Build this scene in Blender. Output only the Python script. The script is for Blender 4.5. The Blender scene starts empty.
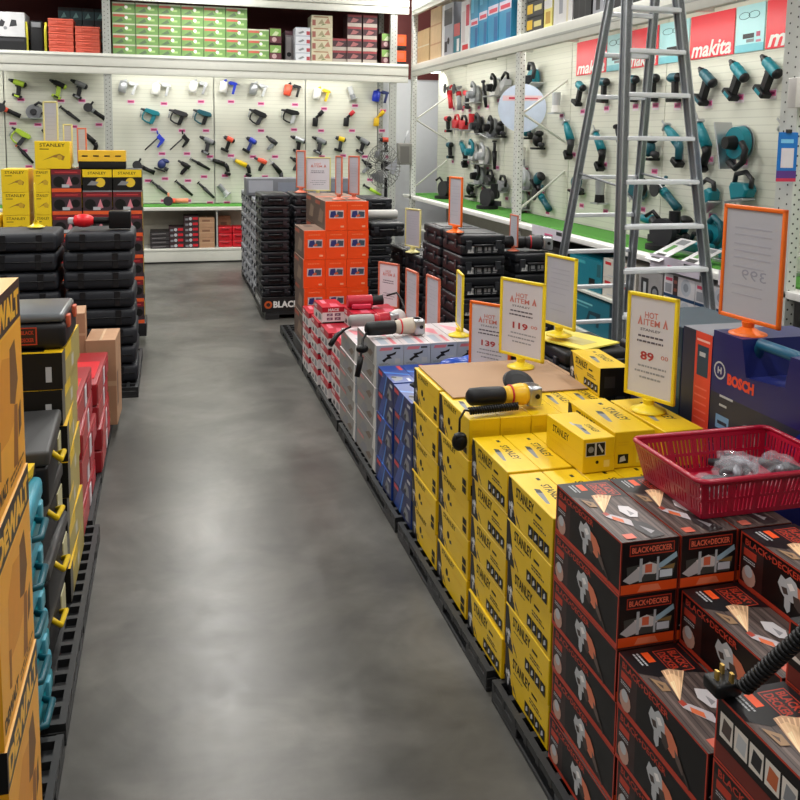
import bpy, bmesh, math, random
from mathutils import Vector, Matrix
from math import pi, sin, cos, radians as R
random.seed(7)
SC = bpy.context.scene
COL = SC.collection

# ------------------------------------------------------------ camera
FPX = 860.0; PX, PY = 400.0, 236.0; EYE = 1.6
_F = Vector((166-PX, 134-PY, FPX)).normalized()
_D = Vector((302-PX, 7640-PY, FPX)); _D = (_D - _D.dot(_F)*_F).normalized()
_X = _D.cross(_F)
if _X.x < 0: _X = -_X
def ray(px, py):
    c = Vector((px-PX, py-PY, FPX)); return Vector((_X.dot(c), _F.dot(c), -_D.dot(c)))
def at(px, py, x=None, y=None, z=None):
    """real-world point on the plane x=, y= or z= seen at that place of the photograph"""
    r = ray(px, py)
    t = x/r.x if x is not None else (y/r.y if y is not None else (z-EYE)/r.z)
    return Vector((r.x*t, r.y*t, EYE + r.z*t))
cam_d = bpy.data.cameras.new('camera'); cam = bpy.data.objects.new('camera', cam_d); COL.objects.link(cam)
right = Vector((_X.x, _F.x, -_D.x)); down = Vector((_X.y, _F.y, -_D.y)); fwd = Vector((_X.z, _F.z, -_D.z))
mw = Matrix((( right.x, -down.x, -fwd.x), (right.y, -down.y, -fwd.y), (right.z, -down.z, -fwd.z))).to_4x4()
mw.translation = Vector((0, 0, EYE)); cam.matrix_world = mw
cam_d.sensor_width = 36; cam_d.sensor_fit = 'HORIZONTAL'; cam_d.lens = 36*FPX/800
cam_d.shift_x = (400-PX)/800; cam_d.shift_y = -(400-PY)/800
cam_d.clip_start = 0.05; cam_d.clip_end = 100
SC.camera = cam

# ------------------------------------------------------------ world, exposure
w = bpy.data.worlds.new('world'); SC.world = w; w.use_nodes = True
w.node_tree.nodes['Background'].inputs[0].default_value = (1.0, 0.98, 0.95, 1)
w.node_tree.nodes['Background'].inputs[1].default_value = 0.13
SC.view_settings.view_transform = 'Standard'; SC.view_settings.look = 'None'
SC.view_settings.exposure = 0.0; SC.view_settings.gamma = 1.0; SC.view_settings.use_curve_mapping = False
CEIL_W = 52.0; SHELF_W = 5.0

# ------------------------------------------------------------ materials
def lin(c):
    c = c/255.0
    return c/12.92 if c <= .04045 else ((c+.055)/1.055)**2.4
_M = {}
def M(rgb, rough=.5, metal=0.0, var=.06, scale=14.0, spec=.5, trans=0.0, alpha=1.0, emit=0.0):
    key = (tuple(rgb), rough, metal, var, scale, spec, trans, alpha, emit)
    if key in _M: return _M[key]
    m = bpy.data.materials.new('surface'); m.use_nodes = True
    nt = m.node_tree; b = nt.nodes['Principled BSDF']
    c = [lin(v) for v in rgb]
    if var > 0:
        tc = nt.nodes.new('ShaderNodeTexCoord'); nz = nt.nodes.new('ShaderNodeTexNoise')
        nz.inputs['Scale'].default_value = scale; nz.inputs['Detail'].default_value = 3
        nt.links.new(tc.outputs['Object'], nz.inputs['Vector'])
        mx = nt.nodes.new('ShaderNodeMix'); mx.data_type = 'RGBA'
        mx.inputs[6].default_value = [max(0, v*(1-var*1.6)) for v in c]+[1]
        mx.inputs[7].default_value = [min(1, v*(1+var*1.6)) for v in c]+[1]
        nt.links.new(nz.outputs['Fac'], mx.inputs[0]); nt.links.new(mx.outputs[2], b.inputs['Base Color'])
    else:
        b.inputs['Base Color'].default_value = c+[1]
    b.inputs['Roughness'].default_value = rough; b.inputs['Metallic'].default_value = metal
    b.inputs['Specular IOR Level'].default_value = spec
    if trans: b.inputs['Transmission Weight'].default_value = trans; b.inputs['IOR'].default_value = 1.2
    if alpha < 1: b.inputs['Alpha'].default_value = alpha
    if emit:
        b.inputs['Emission Color'].default_value = c+[1]; b.inputs['Emission Strength'].default_value = emit
    _M[key] = m
    return m
BLACK = M((13,13,15), .42, spec=.35); SOFTBLK = M((22,22,25), .5, spec=.35); DARK = M((42,42,46), .5)
WHITE = M((232,230,226), .5); GREY = M((130,132,136), .5); LGREY = M((185,187,190), .5)
STEEL = M((190,192,196), .32, .9); ALU = M((172,176,182), .38, .85); CHROME = M((205,207,210), .2, 1.0)
YEL = M((234,196,16), .38); YELD = M((226,182,20), .42); INK = M((18,17,15), .5, spec=.35)
ORG = M((238,82,24), .42); RED = M((196,30,42), .4); TEAL = M((10,122,136), .38); DTEAL = M((12,84,98), .4)
PEACH = M((225,140,100), .5)

# ------------------------------------------------------------ mesh builder
_tx = {}
def text_mesh(s, bold, shear):
    k = (s, bold, shear)
    if k not in _tx:
        cu = bpy.data.curves.new('lettering', 'FONT'); cu.body = s; cu.offset = bold; cu.shear = shear
        cu.resolution_u = 2; cu.fill_mode = 'BOTH' if hasattr(cu, 'fill_mode') else cu.fill_mode
        o = bpy.data.objects.new('lettering', cu)
        me = bpy.data.meshes.new_from_object(o)
        vs = [(v.co.x, v.co.y) for v in me.vertices]; fs = [tuple(p.vertices) for p in me.polygons]
        bpy.data.objects.remove(o); bpy.data.curves.remove(cu); bpy.data.meshes.remove(me)
        x0 = min(v[0] for v in vs); x1 = max(v[0] for v in vs); y0 = min(v[1] for v in vs); y1 = max(v[1] for v in vs)
        _tx[k] = ([((a-x0)/(x1-x0), (b-y0)/(y1-y0)) for a, b in vs], fs)
    return _tx[k]
class MB:
    def __init__(s): s.v = []; s.f = []; s.mi = []; s.sm = []; s.mats = []
    def m(s, mat):
        if mat not in s.mats: s.mats.append(mat)
        return s.mats.index(mat)
    def add(s, vs, fs, mat, smooth=False):
        k = len(s.v); s.v += [tuple(p) for p in vs]; i = s.m(mat)
        for f in fs: s.f.append(tuple(k+a for a in f)); s.mi.append(i); s.sm.append(smooth)
        return s
    def box(s, a, b, mat, bev=0.0, mats=None):
        x0, y0, z0 = a; x1, y1, z1 = b
        if bev <= 0:
            vs = [(x0,y0,z0),(x1,y0,z0),(x1,y1,z0),(x0,y1,z0),(x0,y0,z1),(x1,y0,z1),(x1,y1,z1),(x0,y1,z1)]
            return s.add(vs, [(0,3,2,1),(4,5,6,7),(0,1,5,4),(1,2,6,5),(2,3,7,6),(3,0,4,7)], mat)
        bm = bmesh.new(); bmesh.ops.create_cube(bm, size=1)
        for v in bm.verts:
            v.co = Vector(((x0+x1)/2+v.co.x*(x1-x0), (y0+y1)/2+v.co.y*(y1-y0), (z0+z1)/2+v.co.z*(z1-z0)))
        bv = min(bev, .45*min(x1-x0, y1-y0, z1-z0))
        bmesh.ops.bevel(bm, geom=list(bm.edges), offset=bv, segments=(1 if bev < .003 else 3), profile=.5, affect='EDGES')
        bm.verts.index_update()
        s.add([v.co[:] for v in bm.verts], [tuple(v.index for v in f.verts) for f in bm.faces], mat, bev >= .003)
        bm.free(); return s
    def cyl(s, p0, p1, r0, mat, r1=None, n=14, smooth=True, caps=True):
        p0 = Vector(p0); p1 = Vector(p1); r1 = r0 if r1 is None else r1
        d = (p1-p0).normalized(); a = d.orthogonal().normalized(); b = d.cross(a)
        vs = [p0+(a*cos(2*pi*i/n)+b*sin(2*pi*i/n))*r0 for i in range(n)]+[p1+(a*cos(2*pi*i/n)+b*sin(2*pi*i/n))*r1 for i in range(n)]
        s.add(vs, [(i, (i+1)%n, n+(i+1)%n, n+i) for i in range(n)], mat, smooth)
        if caps:
            s.add(vs[:n], [tuple(range(n))[::-1]], mat); s.add(vs[n:], [tuple(range(n))], mat)
        return s
    def tube(s, pts, r, mat, n=8):
        pts = [Vector(p) for p in pts]; rings = []
        for i, p in enumerate(pts):
            d = (pts[min(i+1, len(pts)-1)]-pts[max(i-1, 0)]).normalized()
            if i == 0: a = d.orthogonal().normalized()
            else:
                a = (a-d*a.dot(d)); a = a.normalized() if a.length > 1e-6 else d.orthogonal().normalized()
            b = d.cross(a); rr = r[i] if isinstance(r, (list, tuple)) else r
            rings.append([p+(a*cos(2*pi*k/n)+b*sin(2*pi*k/n))*rr for k in range(n)])
        vs = [v for g in rings for v in g]
        fs = [(i*n+k, i*n+(k+1)%n, (i+1)*n+(k+1)%n, (i+1)*n+k) for i in range(len(pts)-1) for k in range(n)]
        fs += [tuple(range(n))[::-1], tuple((len(pts)-1)*n+k for k in range(n))]
        return s.add(vs, fs, mat, True)
    def lathe(s, prof, c, mat, n=20, axis='z'):
        vs = []
        for r, h in prof:
            for k in range(n):
                a = 2*pi*k/n; p = (r*cos(a), r*sin(a), h)
                if axis == 'y': p = (p[0], -p[2], p[1])
                if axis == 'x': p = (p[2], p[0], p[1])
                vs.append((c[0]+p[0], c[1]+p[1], c[2]+p[2]))
        L = len(prof)
        fs = [(i*n+k, i*n+(k+1)%n, (i+1)*n+(k+1)%n, (i+1)*n+k) for i in range(L-1) for k in range(n)]
        fs += [tuple(range(n))[::-1], tuple((L-1)*n+k for k in range(n))]
        return s.add(vs, fs, mat, True)
    def ell(s, c, r, mat, n=12):
        prof = [(max(.02, sin(pi*i/8))*1.0, -cos(pi*i/8)) for i in range(9)]
        vs = [(c[0]+a*cos(2*pi*k/n)*r[0], c[1]+a*sin(2*pi*k/n)*r[1], c[2]+h*r[2]) for a, h in prof for k in range(n)]
        fs = [(i*n+k, i*n+(k+1)%n, (i+1)*n+(k+1)%n, (i+1)*n+k) for i in range(8) for k in range(n)]
        fs += [tuple(range(n))[::-1], tuple(8*n+k for k in range(n))]
        return s.add(vs, fs, mat, True)
    def prism(s, poly, y0, y1, mat, bev=0.0):
        """outline in x,z pushed through y, softened at the front edge when bev>0"""
        n = len(poly); cx = sum(p[0] for p in poly)/n; cz = sum(p[1] for p in poly)/n
        def ring(y, d): return [(x+(cx-x)*d, y, z+(cz-z)*d) for x, z in poly]
        rings = [ring(y1, 0), ring(y0+bev, 0)] + ([ring(y0+bev*.35, .06), ring(y0, .18)] if bev > 0 else [ring(y0, 0)])
        if bev <= 0: rings = [ring(y1, 0), ring(y0, 0)]
        vs = [v for g in rings for v in g]
        fs = [(i*n+k, (i+1)*n+k, (i+1)*n+(k+1)%n, i*n+(k+1)%n) for i in range(len(rings)-1) for k in range(n)]
        fs += [tuple(range(n)), tuple((len(rings)-1)*n+k for k in range(n))[::-1]]
        return s.add(vs, fs, mat, False)
    def text(s, t, o, u, v, mat, bold=.02, shear=0):
        vs, fs = text_mesh(t, bold, shear); o = Vector(o); u = Vector(u); v = Vector(v)
        return s.add([o+u*a+v*b for a, b in vs], fs, mat)
    def poly(s, pts, mat): return s.add(pts, [tuple(range(len(pts)))], mat)
    def xf(s, mat4):
        s.v = [tuple(mat4 @ Vector(p)) for p in s.v]; return s
    def mesh(s, name):
        me = bpy.data.meshes.new(name); me.from_pydata(s.v, [], s.f)
        for m in s.mats: me.materials.append(m)
        me.polygons.foreach_set('material_index', s.mi); me.polygons.foreach_set('use_smooth', s.sm)
        me.update(); return me
    def build(s, name, parent=None, loc=(0,0,0), rot=(0,0,0)):
        o = bpy.data.objects.new(name, s.mesh(name)); COL.objects.link(o)
        o.location = loc; o.rotation_euler = rot
        if parent: o.parent = parent
        return o
def tag(o, label, cat, group=None, kind=None):
    n = len(label.split())
    if not 4 <= n <= 16: print('LABEL LENGTH', n, label)
    o['label'] = label; o['category'] = cat
    if group: o['group'] = group
    if kind: o['kind'] = kind
    return o
def thing(name, label, cat, loc=(0,0,0), rot=(0,0,0), group=None):
    o = bpy.data.objects.new(name, None); COL.objects.link(o); o.empty_display_size = .05
    o.location = loc; o.rotation_euler = rot
    return tag(o, label, cat, group)
def clone(root, loc, rot, label, scale=None):
    def cp(o, par):
        c = o.copy(); COL.objects.link(c)
        if par: c.parent = par
        for ch in kids.get(o.name, []): cp(ch, c)
        return c
    kids = {}
    def gather(o):
        kids[o.name] = [c for c in o.children]
        for c in kids[o.name]: gather(c)
    gather(root)
    r = cp(root, None); r.location = loc; r.rotation_euler = rot
    if scale: r.scale = scale
    r['label'] = label
    n = len(label.split())
    if not 4 <= n <= 16: print('LABEL LENGTH', n, label)
    return r
_P = {}
def put(key, maker, loc, rot, label, cat, group=None, scale=None):
    """the first of a kind is built by maker(root or None); every other is a copy"""
    if key in _P:
        r = clone(_P[key], loc, rot, label, scale)
    else:
        r = maker()
        r.location = loc; r.rotation_euler = rot
        if scale: r.scale = scale
        _P[key] = r
    tag(r, label, cat)
    if group: r['group'] = group
    elif 'group' in r.keys(): del r['group']
    return r
def empty(name):
    o = bpy.data.objects.new(name, None); COL.objects.link(o); o.empty_display_size = .05
    return o
ORD = ['topmost', 'second from top', 'third from top', 'fourth from top', 'fifth from top', 'sixth from top', 'seventh from top', 'eighth from top', 'ninth from top', 'tenth from top', 'eleventh from top']
ORDL = ['first', 'second', 'third', 'fourth', 'fifth', 'sixth', 'seventh', 'eighth', 'ninth', 'tenth', 'eleventh', 'twelfth', 'thirteenth', 'fourteenth']
COLN = ['aisle column', 'second column in', 'third column in', 'fourth column in', 'fifth column in']

# ------------------------------------------------------------ printed cartons
def frames(w, l, h):
    return {'L': ((-w/2, l/2, 0), (0,-l,0), (0,0,h), (-1,0,0)), 'F': ((-w/2,-l/2,0), (w,0,0), (0,0,h), (0,-1,0)),
            'R': ((w/2,-l/2,0), (0,l,0), (0,0,h), (1,0,0)), 'B': ((w/2,l/2,0), (-w,0,0), (0,0,h), (0,1,0)),
            'T': ((-w/2,l/2,h), (0,-l,0), (w,0,0), (0,0,1)), 'U': ((-w/2,-l/2,h), (w,0,0), (0,l,0), (0,0,1))}
def carton(w, l, h, base, prints, bev=.0016, mb=None):
    mb = mb or MB(); mb.box((-w/2,-l/2,0), (w/2,l/2,h), base, bev)
    fr = frames(w, l, h); cnt = {}
    for p in prints:
        kind, f = p[0], p[1]; k = cnt[f] = cnt.get(f, 0)+1
        o, u, v, n = (Vector(q) for q in fr[f]); o = o+n*(.00004*k+.00006)
        if kind == 'r':
            a, b, c, d = p[2]; mb.poly([o+u*a+v*b, o+u*c+v*b, o+u*c+v*d, o+u*a+v*d], p[3])
        elif kind == 'p': mb.poly([o+u*a+v*b for a, b in p[2]], p[3])
        elif kind == 't':
            a, b, c, d = p[2]; mb.text(p[4], o+u*a+v*b, u*(c-a), v*(d-b), p[3], p[5] if len(p) > 5 else .02, p[6] if len(p) > 6 else 0)
        elif kind == 'c':
            a, b, r1 = p[2]; lu, lv = u.length, v.length
            mb.poly([o+u*(a+r1*cos(t*pi/6)/lu)+v*(b+r1*sin(t*pi/6)/lv) for t in range(12)], p[3])
    return mb
def lines(face, a, b, c, d, n, mat, seed=1):
    """rows of unreadably small print"""
    rd = random.Random(seed); out = []; st = (d-b)/n
    for i in range(n):
        x = a
        e = c-(c-a)*rd.uniform(0, .35)
        while x < e:
            ww = (c-a)*rd.uniform(.08, .2); out.append(('r', face, (x, b+st*i, min(x+ww, e), b+st*i+st*.5), mat)); x += ww+(c-a)*.03
    return out
def rim(face, t, tv, mat):
    return [('r', face, (0,0,1,tv), mat), ('r', face, (0,1-tv,1,1), mat), ('r', face, (0,0,t,1), mat), ('r', face, (1-t,0,1,1), mat)]
def grinder_pic(face, cu, cv, su, sv, body, head, dark):
    q = lambda pts: [(cu+a*su, cv+b*sv) for a, b in pts]
    return [('p', face, q([(-.5,.15),(-.44,.46),(-.34,.40),(-.24,.58),(-.12,.50),(-.02,.30),(-.02,.02),(-.14,-.16),(-.30,-.22),(-.42,-.06)]), head),
            ('p', face, q([(-.34,-.18),(-.20,-.2),(-.20,-.48),(-.26,-.60),(-.33,-.46)]), head),
            ('p', face, q([(-.30,.30),(-.20,.40),(-.12,.26),(-.22,.14)]), M((236,232,230), .4)),
            ('p', face, q([(-.42,.1),(-.3,.16),(-.26,-.02),(-.36,-.08)]), dark),
            ('p', face, q([(-.08,.42),(.12,.34),(.26,.12),(.30,-.14),(.18,-.30),(.04,-.22),(-.04,-.04)]), body),
            ('p', face, q([(-.16,.06),(-.02,.10),(.06,-.14),(.0,-.34),(-.12,-.22)]), dark),
            ('p', face, q([(.20,-.02),(.34,-.14),(.46,-.42),(.40,-.50),(.24,-.30)]), M((96,80,74), .45)),
            ('p', face, q([(.40,-.38),(.46,-.36),(.60,-.66),(.57,-.70)]), dark)]

def p_stanley(w, l, h, var=0):
    P = []
    if var == 0:
        P += [('p', 'L', [(.0,.0),(.21,.0),(.07,.97),(.0,.97)], BLACK)]
        P += grinder_pic('L', .15, .27, .26, .34, YELD, LGREY, DARK)
        P += [('t', 'L', (.19,.66,.60,.90), INK, 'STANLEY', .03), ('r', 'L', (.64,.70,.76,.76), INK)]
        P += lines('L', .60, .48, .9, .62, 2, DARK, 3) + lines('L', .22, .56, .5, .61, 1, DARK, 5)
        for k in range(4): P.append(('r', 'L', (.50+k*.115,.10,.60+k*.115,.36), INK)); P.append(('p', 'L', [(.52+k*.115,.14),(.57+k*.115,.2),(.56+k*.115,.3),(.53+k*.115,.26)], LGREY))
    else:
        P += [('p', 'L', [(.0,.0),(.24,.0),(.09,.97),(.0,.97)], BLACK)]
        P += grinder_pic('L', .17, .27, .28, .34, YELD, GREY, DARK)
        P += [('t', 'L', (.18,.80,.60,.93), INK, 'STANLEY', .02), ('c', 'L', (.36,.47,.013), INK), ('p', 'L', [(.39,.36),(.46,.42),(.48,.34),(.42,.3)], DARK)]
        P += lines('L', .55, .66, .9, .74, 2, YELD, 9)
        for k in range(2): P.append(('r', 'L', (.84,.10+k*.2,.95,.26+k*.2), INK))
    P += [('t', 'T', (.30,.55,.70,.80), INK, 'STANLEY', .02), ('r', 'T', (.14,.62,.20,.72), INK)]
    P += [('p', 'T', [(.38,.3),(.44,.42),(.5,.40),(.72,.3),(.7,.22),(.46,.24)], GREY), ('p', 'T', [(.37,.28),(.46,.26),(.48,.4),(.40,.42)], DARK)]
    P += lines('T', .62, .12, .92, .2, 2, YELD, 4) + [('r', 'T', (0,.485,1,.495), YELD)]
    P += [('r', 'F', (.10,.12,.36,.38), INK), ('p', 'F', [(.14,.16),(.3,.2),(.26,.34),(.16,.3)], LGREY), ('r', 'F', (.48,.0,.492,1), YELD), ('r', 'F', (.56,.12,.9,.42), M((240,214,70), .4)), ('r', 'F', (.62,.18,.68,.24), ORG)]
    P += lines('F', .1, .62, .42, .76, 2, YELD, 6) + [('t', 'B', (.2,.6,.8,.8), INK, 'STANLEY')]
    P += [('t', 'R', (.14,.62,.6,.88), INK, 'STANLEY', .03), ('p', 'R', [(.84,0),(1,0),(1,1),(.96,1)], BLACK)]
    P += lines('R', .2, .15, .8, .45, 3, INK, 7)
    return P
OBD = M((186,56,34), .42); ODK = M((112,34,26), .45); DKRED = M((66,16,16), .45); CREAM = M((240,196,150), .5); WOOD = M((84,70,66), .45); WOODL = M((112,96,90), .45); WOODD = M((44,35,34), .45)
def p_bd(w, l, h):
    P = [('r', 'L', (.0,.0,1,1), M((12,8,9), .38, spec=.35)), ('p', 'L', [(.0,.0),(.24,.0),(.24,.80),(.0,.80)], M((48,22,20), .4))]
    P += rim('L', .012, .035, OBD)
    P += [('r', 'L', (.0,.0,1,.085), OBD), ('t', 'L', (.05,.80,.60,.92), OBD, 'BLACK+DECKER', .025)]
    P += [('r', 'L', (.04,.60,.17,.74), OBD)] + lines('L', .04, .50, .17, .58, 2, LGREY, 8)
    P += [('c', 'L', (.105,.25,.022), M((190,150,135), .5)), ('c', 'L', (.10,.34,.013), LGREY)]
    P += grinder_pic('L', .60, .46, .42, .56, M((214,120,88), .45), LGREY, M((70,58,54), .5))
    # top: wood bench picture, sparks, grinder, logo plate on the dark band
    P += [('r', 'T', (0,0,1,1), WOOD)]
    for k in range(6): P.append(('p', 'T', [(.3,.08+k*.16),(1,.03+k*.16),(1,.045+k*.16),(.3,.095+k*.16)], WOODD))
    for k in range(5): P.append(('p', 'T', [(.34,.13+k*.17),(.98,.09+k*.17),(.98,.13+k*.17),(.34,.17+k*.17)], WOODL))
    P += [('p', 'T', [(0,0),(.24,0),(.31,.25),(.30,.7),(.34,1),(0,1)], M((15,14,18), .35, spec=.4))]
    P += [('r', 'T', (.05,.50,.29,.90), OBD), ('r', 'T', (.058,.515,.282,.885), M((40,22,22), .4)), ('t', 'T', (.075,.72,.265,.86), OBD, 'BLACK+', .03), ('t', 'T', (.075,.54,.265,.68), OBD, 'DECKER', .03)]
    P += [('r', 'T', (.05,.30,.16,.42), ORG)] + lines('T', .05, .16, .2, .28, 2, LGREY, 11)
    P += [('p', 'T', [(.56,.24),(.26,.36),(.25,.50),(.29,.68)], M((206,160,124), .5)), ('p', 'T', [(.56,.24),(.31,.36),(.30,.48),(.35,.56)], CREAM), ('p', 'T', [(.56,.24),(.38,.34),(.37,.42)], M((255,226,180), .5))]
    for k in range(5): P.append(('p', 'T', [(.56,.24),(.255+.008*k,.40+.07*k),(.265+.008*k,.415+.07*k)], M((250,206,160), .5)))
    P += [('p', 'T', [(.56,.20),(.60,.34),(.70,.52),(.78,.56),(.80,.46),(.70,.30),(.62,.2)], M((190,180,184), .4)), ('p', 'T', [(.62,.30),(.69,.42),(.74,.38),(.67,.26)], M((220,110,66), .4)), ('p', 'T', [(.56,.2),(.55,.28),(.60,.30),(.61,.21)], M((170,60,44), .4)),
          ('p', 'T', [(.47,.60),(.50,.76),(.60,.80),(.68,.70),(.66,.58),(.56,.52)], M((214,208,210), .4)), ('p', 'T', [(.55,.66),(.62,.72),(.64,.62)], M((150,146,150), .4)), ('p', 'T', [(.70,.54),(.78,.72),(.97,.80),(.99,.52),(.84,.44)], M((38,34,36), .4)), ('p', 'T', [(.8,.56),(.9,.7),(.93,.6)], M((150,146,150), .4)),
          ('p', 'T', [(.31,.1),(.38,.26),(.46,.24),(.45,.12)], M((150,118,86), .5)), ('p', 'T', [(.36,.14),(.40,.2),(.43,.16)], M((80,60,50), .5))]
    P += [('r', 'T', (.9,.12,.97,.3), M((220,110,90), .4))]
    # near end
    P += [('r', 'F', (0,0,1,1), M((20,17,19), .38, spec=.35)), ('r', 'F', (.0,.0,1,.19), ORG), ('p', 'F', [(.3,.03),(.36,.15),(.66,.15),(.72,.03)], M((246,130,90), .4))]
    P += [('p', 'F', [(.12,.22),(.9,.22),(.95,.48),(.6,.58),(.1,.52)], M((64,66,62), .5)), ('p', 'F', [(.04,.28),(.3,.5),(.44,.42),(.36,.26),(.16,.2)], M((196,190,190), .5)),
          ('p', 'F', [(.28,.5),(.5,.58),(.74,.46),(.6,.34),(.36,.36)], M((218,208,204), .5)), ('r', 'F', (.42,.38,.54,.54), M((226,110,76), .4)), ('p', 'F', [(.62,.5),(.96,.72),(.98,.62),(.68,.42)], M((160,190,206), .4)),
          ('r', 'F', (.32,.22,.37,.66), LGREY), ('r', 'F', (.62,.22,.66,.66), LGREY), ('r', 'F', (.68,.26,.9,.40), M((222,228,236), .4)), ('p', 'F', [(.66,.44),(.94,.5),(.92,.4)], M((150,120,70), .5))]
    P += [('r', 'F', (.14,.72,.92,.93), OBD), ('r', 'F', (.155,.74,.905,.91), M((60,22,20), .4)), ('t', 'F', (.18,.77,.88,.88), M((240,110,80), .4), 'BLACK+DECKER', .03)]
    P += rim('F', .012, .012, M((110,40,30), .4))
    P += rim('R', .012, .035, OBD) + [('t', 'R', (.05,.80,.60,.92), OBD, 'BLACK+DECKER', .025)] + grinder_pic('R', .5, .42, .34, .6, M((214,120,88), .45), LGREY, DARK)
    return P

def stack(key, maker, x0, y0, z0, w, l, h, ncol, rows, desc, where, cat, group, gap=.002, name_cols=True, loose=.006):
    """columns side by side away from the aisle; rows[c] = number of boxes in that column; each layer sits a little askew"""
    top = max(rows) if isinstance(rows, (list, tuple)) else rows
    off = [(random.uniform(-loose, .002), random.uniform(-.002, .002)) for _ in range(top)]
    for c in range(ncol):
        n = rows[c] if isinstance(rows, (list, tuple)) else rows
        for r in range(n):
            x = x0+(w+gap)*c+w/2+off[r][0]; y = y0+l/2+off[r][1]+random.uniform(-.0012, .0012)
            lab = desc + ' ' + ORD[n-1-r] + (', ' + COLN[c] if name_cols else '') + ', ' + where
            put(key, maker, (x, y, z0+r*(h+.0016)), (0, 0, random.uniform(-.002, .002)), lab, cat, group)

#@@SETTING@@
# ------------------------------------------------------------ the setting
def floor_mat():
    m = bpy.data.materials.new('polished_concrete'); m.use_nodes = True; nt = m.node_tree; b = nt.nodes['Principled BSDF']
    tc = nt.nodes.new('ShaderNodeTexCoord')
    def noise(sc, det, rough=.5, dist=0.0, stretch=None):
        n = nt.nodes.new('ShaderNodeTexNoise'); n.inputs['Scale'].default_value = sc; n.inputs['Detail'].default_value = det
        n.inputs['Roughness'].default_value = rough; n.inputs['Distortion'].default_value = dist
        if stretch:
            mp = nt.nodes.new('ShaderNodeMapping'); mp.inputs['Scale'].default_value = stretch
            nt.links.new(tc.outputs['Object'], mp.inputs[0]); nt.links.new(mp.outputs[0], n.inputs[0])
        else: nt.links.new(tc.outputs['Object'], n.inputs[0])
        return n
    def ramp(src, stops):
        r = nt.nodes.new('ShaderNodeValToRGB'); e = r.color_ramp.elements
        e[0].position, e[0].color = stops[0][0], [lin(v) for v in stops[0][1]]+[1]
        e[1].position, e[1].color = stops[-1][0], [lin(v) for v in stops[-1][1]]+[1]
        for p, c in stops[1:-1]:
            q = e.new(p); q.color = [lin(v) for v in c]+[1]
        nt.links.new(src, r.inputs[0]); return r
    big = noise(1.3, 5, .6, .6); fine = noise(9, 8, .7, .3); streak = noise(2.2, 4, .6, 1.0, (1.3, 1.7, 1)); scr = noise(30, 4, .7, 0, (1, .12, 1))
    c1 = ramp(big.outputs['Fac'], [(.36, (92,91,88)), (.5, (112,111,107)), (.64, (136,135,131))])
    c2 = ramp(fine.outputs['Fac'], [(.3, (96,94,92)), (.7, (158,156,152))])
    mx = nt.nodes.new('ShaderNodeMix'); mx.data_type = 'RGBA'; mx.blend_type = 'OVERLAY'; mx.inputs[0].default_value = .30
    nt.links.new(c1.outputs[0], mx.inputs[6]); nt.links.new(c2.outputs[0], mx.inputs[7])
    c3 = ramp(streak.outputs['Fac'], [(.35, (92,88,86)), (.65, (150,148,142))])
    m2 = nt.nodes.new('ShaderNodeMix'); m2.data_type = 'RGBA'; m2.blend_type = 'OVERLAY'; m2.inputs[0].default_value = .5
    nt.links.new(mx.outputs[2], m2.inputs[6]); nt.links.new(c3.outputs[0], m2.inputs[7])
    nt.links.new(m2.outputs[2], b.inputs['Base Color'])
    rr = nt.nodes.new('ShaderNodeMapRange'); rr.inputs[3].default_value = .21; rr.inputs[4].default_value = .44
    nt.links.new(fine.outputs['Fac'], rr.inputs[0]); nt.links.new(rr.outputs[0], b.inputs['Roughness'])
    bp = nt.nodes.new('ShaderNodeBump'); bp.inputs['Strength'].default_value = .03; bp.inputs['Distance'].default_value = .01
    nt.links.new(scr.outputs['Fac'], bp.inputs['Height']); nt.links.new(bp.outputs[0], b.inputs['Normal'])
    return m
def peg_mat(rgb):
    m = bpy.data.materials.new('pegboard'); m.use_nodes = True; nt = m.node_tree; b = nt.nodes['Principled BSDF']
    tc = nt.nodes.new('ShaderNodeTexCoord'); sp = nt.nodes.new('ShaderNodeSeparateXYZ'); nt.links.new(tc.outputs['Object'], sp.inputs[0])
    ml = nt.nodes.new('ShaderNodeMath'); ml.operation = 'MULTIPLY'; ml.inputs[1].default_value = 20.0; nt.links.new(sp.outputs[2], ml.inputs[0])
    fr = nt.nodes.new('ShaderNodeMath'); fr.operation = 'FRACT'; nt.links.new(ml.outputs[0], fr.inputs[0])
    lt = nt.nodes.new('ShaderNodeMath'); lt.operation = 'LESS_THAN'; lt.inputs[1].default_value = .14; nt.links.new(fr.outputs[0], lt.inputs[0])
    mx = nt.nodes.new('ShaderNodeMix'); mx.data_type = 'RGBA'; c = [lin(v) for v in rgb]
    mx.inputs[6].default_value = c+[1]; mx.inputs[7].default_value = [v*.86 for v in c]+[1]
    nt.links.new(lt.outputs[0], mx.inputs[0]); nt.links.new(mx.outputs[2], b.inputs['Base Color'])
    b.inputs['Roughness'].default_value = .45
    return m
def structure(name, mb, loc=(0,0,0)):
    o = mb.build(name, None, loc); o['kind'] = 'structure'; return o
FM = floor_mat()
structure('floor', MB().box((-5,-2.5,-.1), (6.5,12.2,0), FM))
structure('wall_back', MB().box((-5,12.02,0), (6.5,12.2,4.2), M((226,228,232), .7, 0, .02)).box((-5,12.0,2.42), (6.5,12.019,4.2), M((96,38,36), .7)))
structure('wall_right', MB().box((6.4,-2.5,0), (6.5,12.0,4.2), M((222,222,220), .7, 0, .02)))
structure('ceiling', MB().box((-5,-2.5,4.2), (6.5,12.2,4.3), M((150,150,148), .8)))
SHELFW = M((214,214,204), .42, 0, .03); SHELFG = M((168,170,164), .42, 0, .04); PEG = peg_mat((214,214,200)); GMAT = M((78,150,52), .7, 0, .12, 60)

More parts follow.
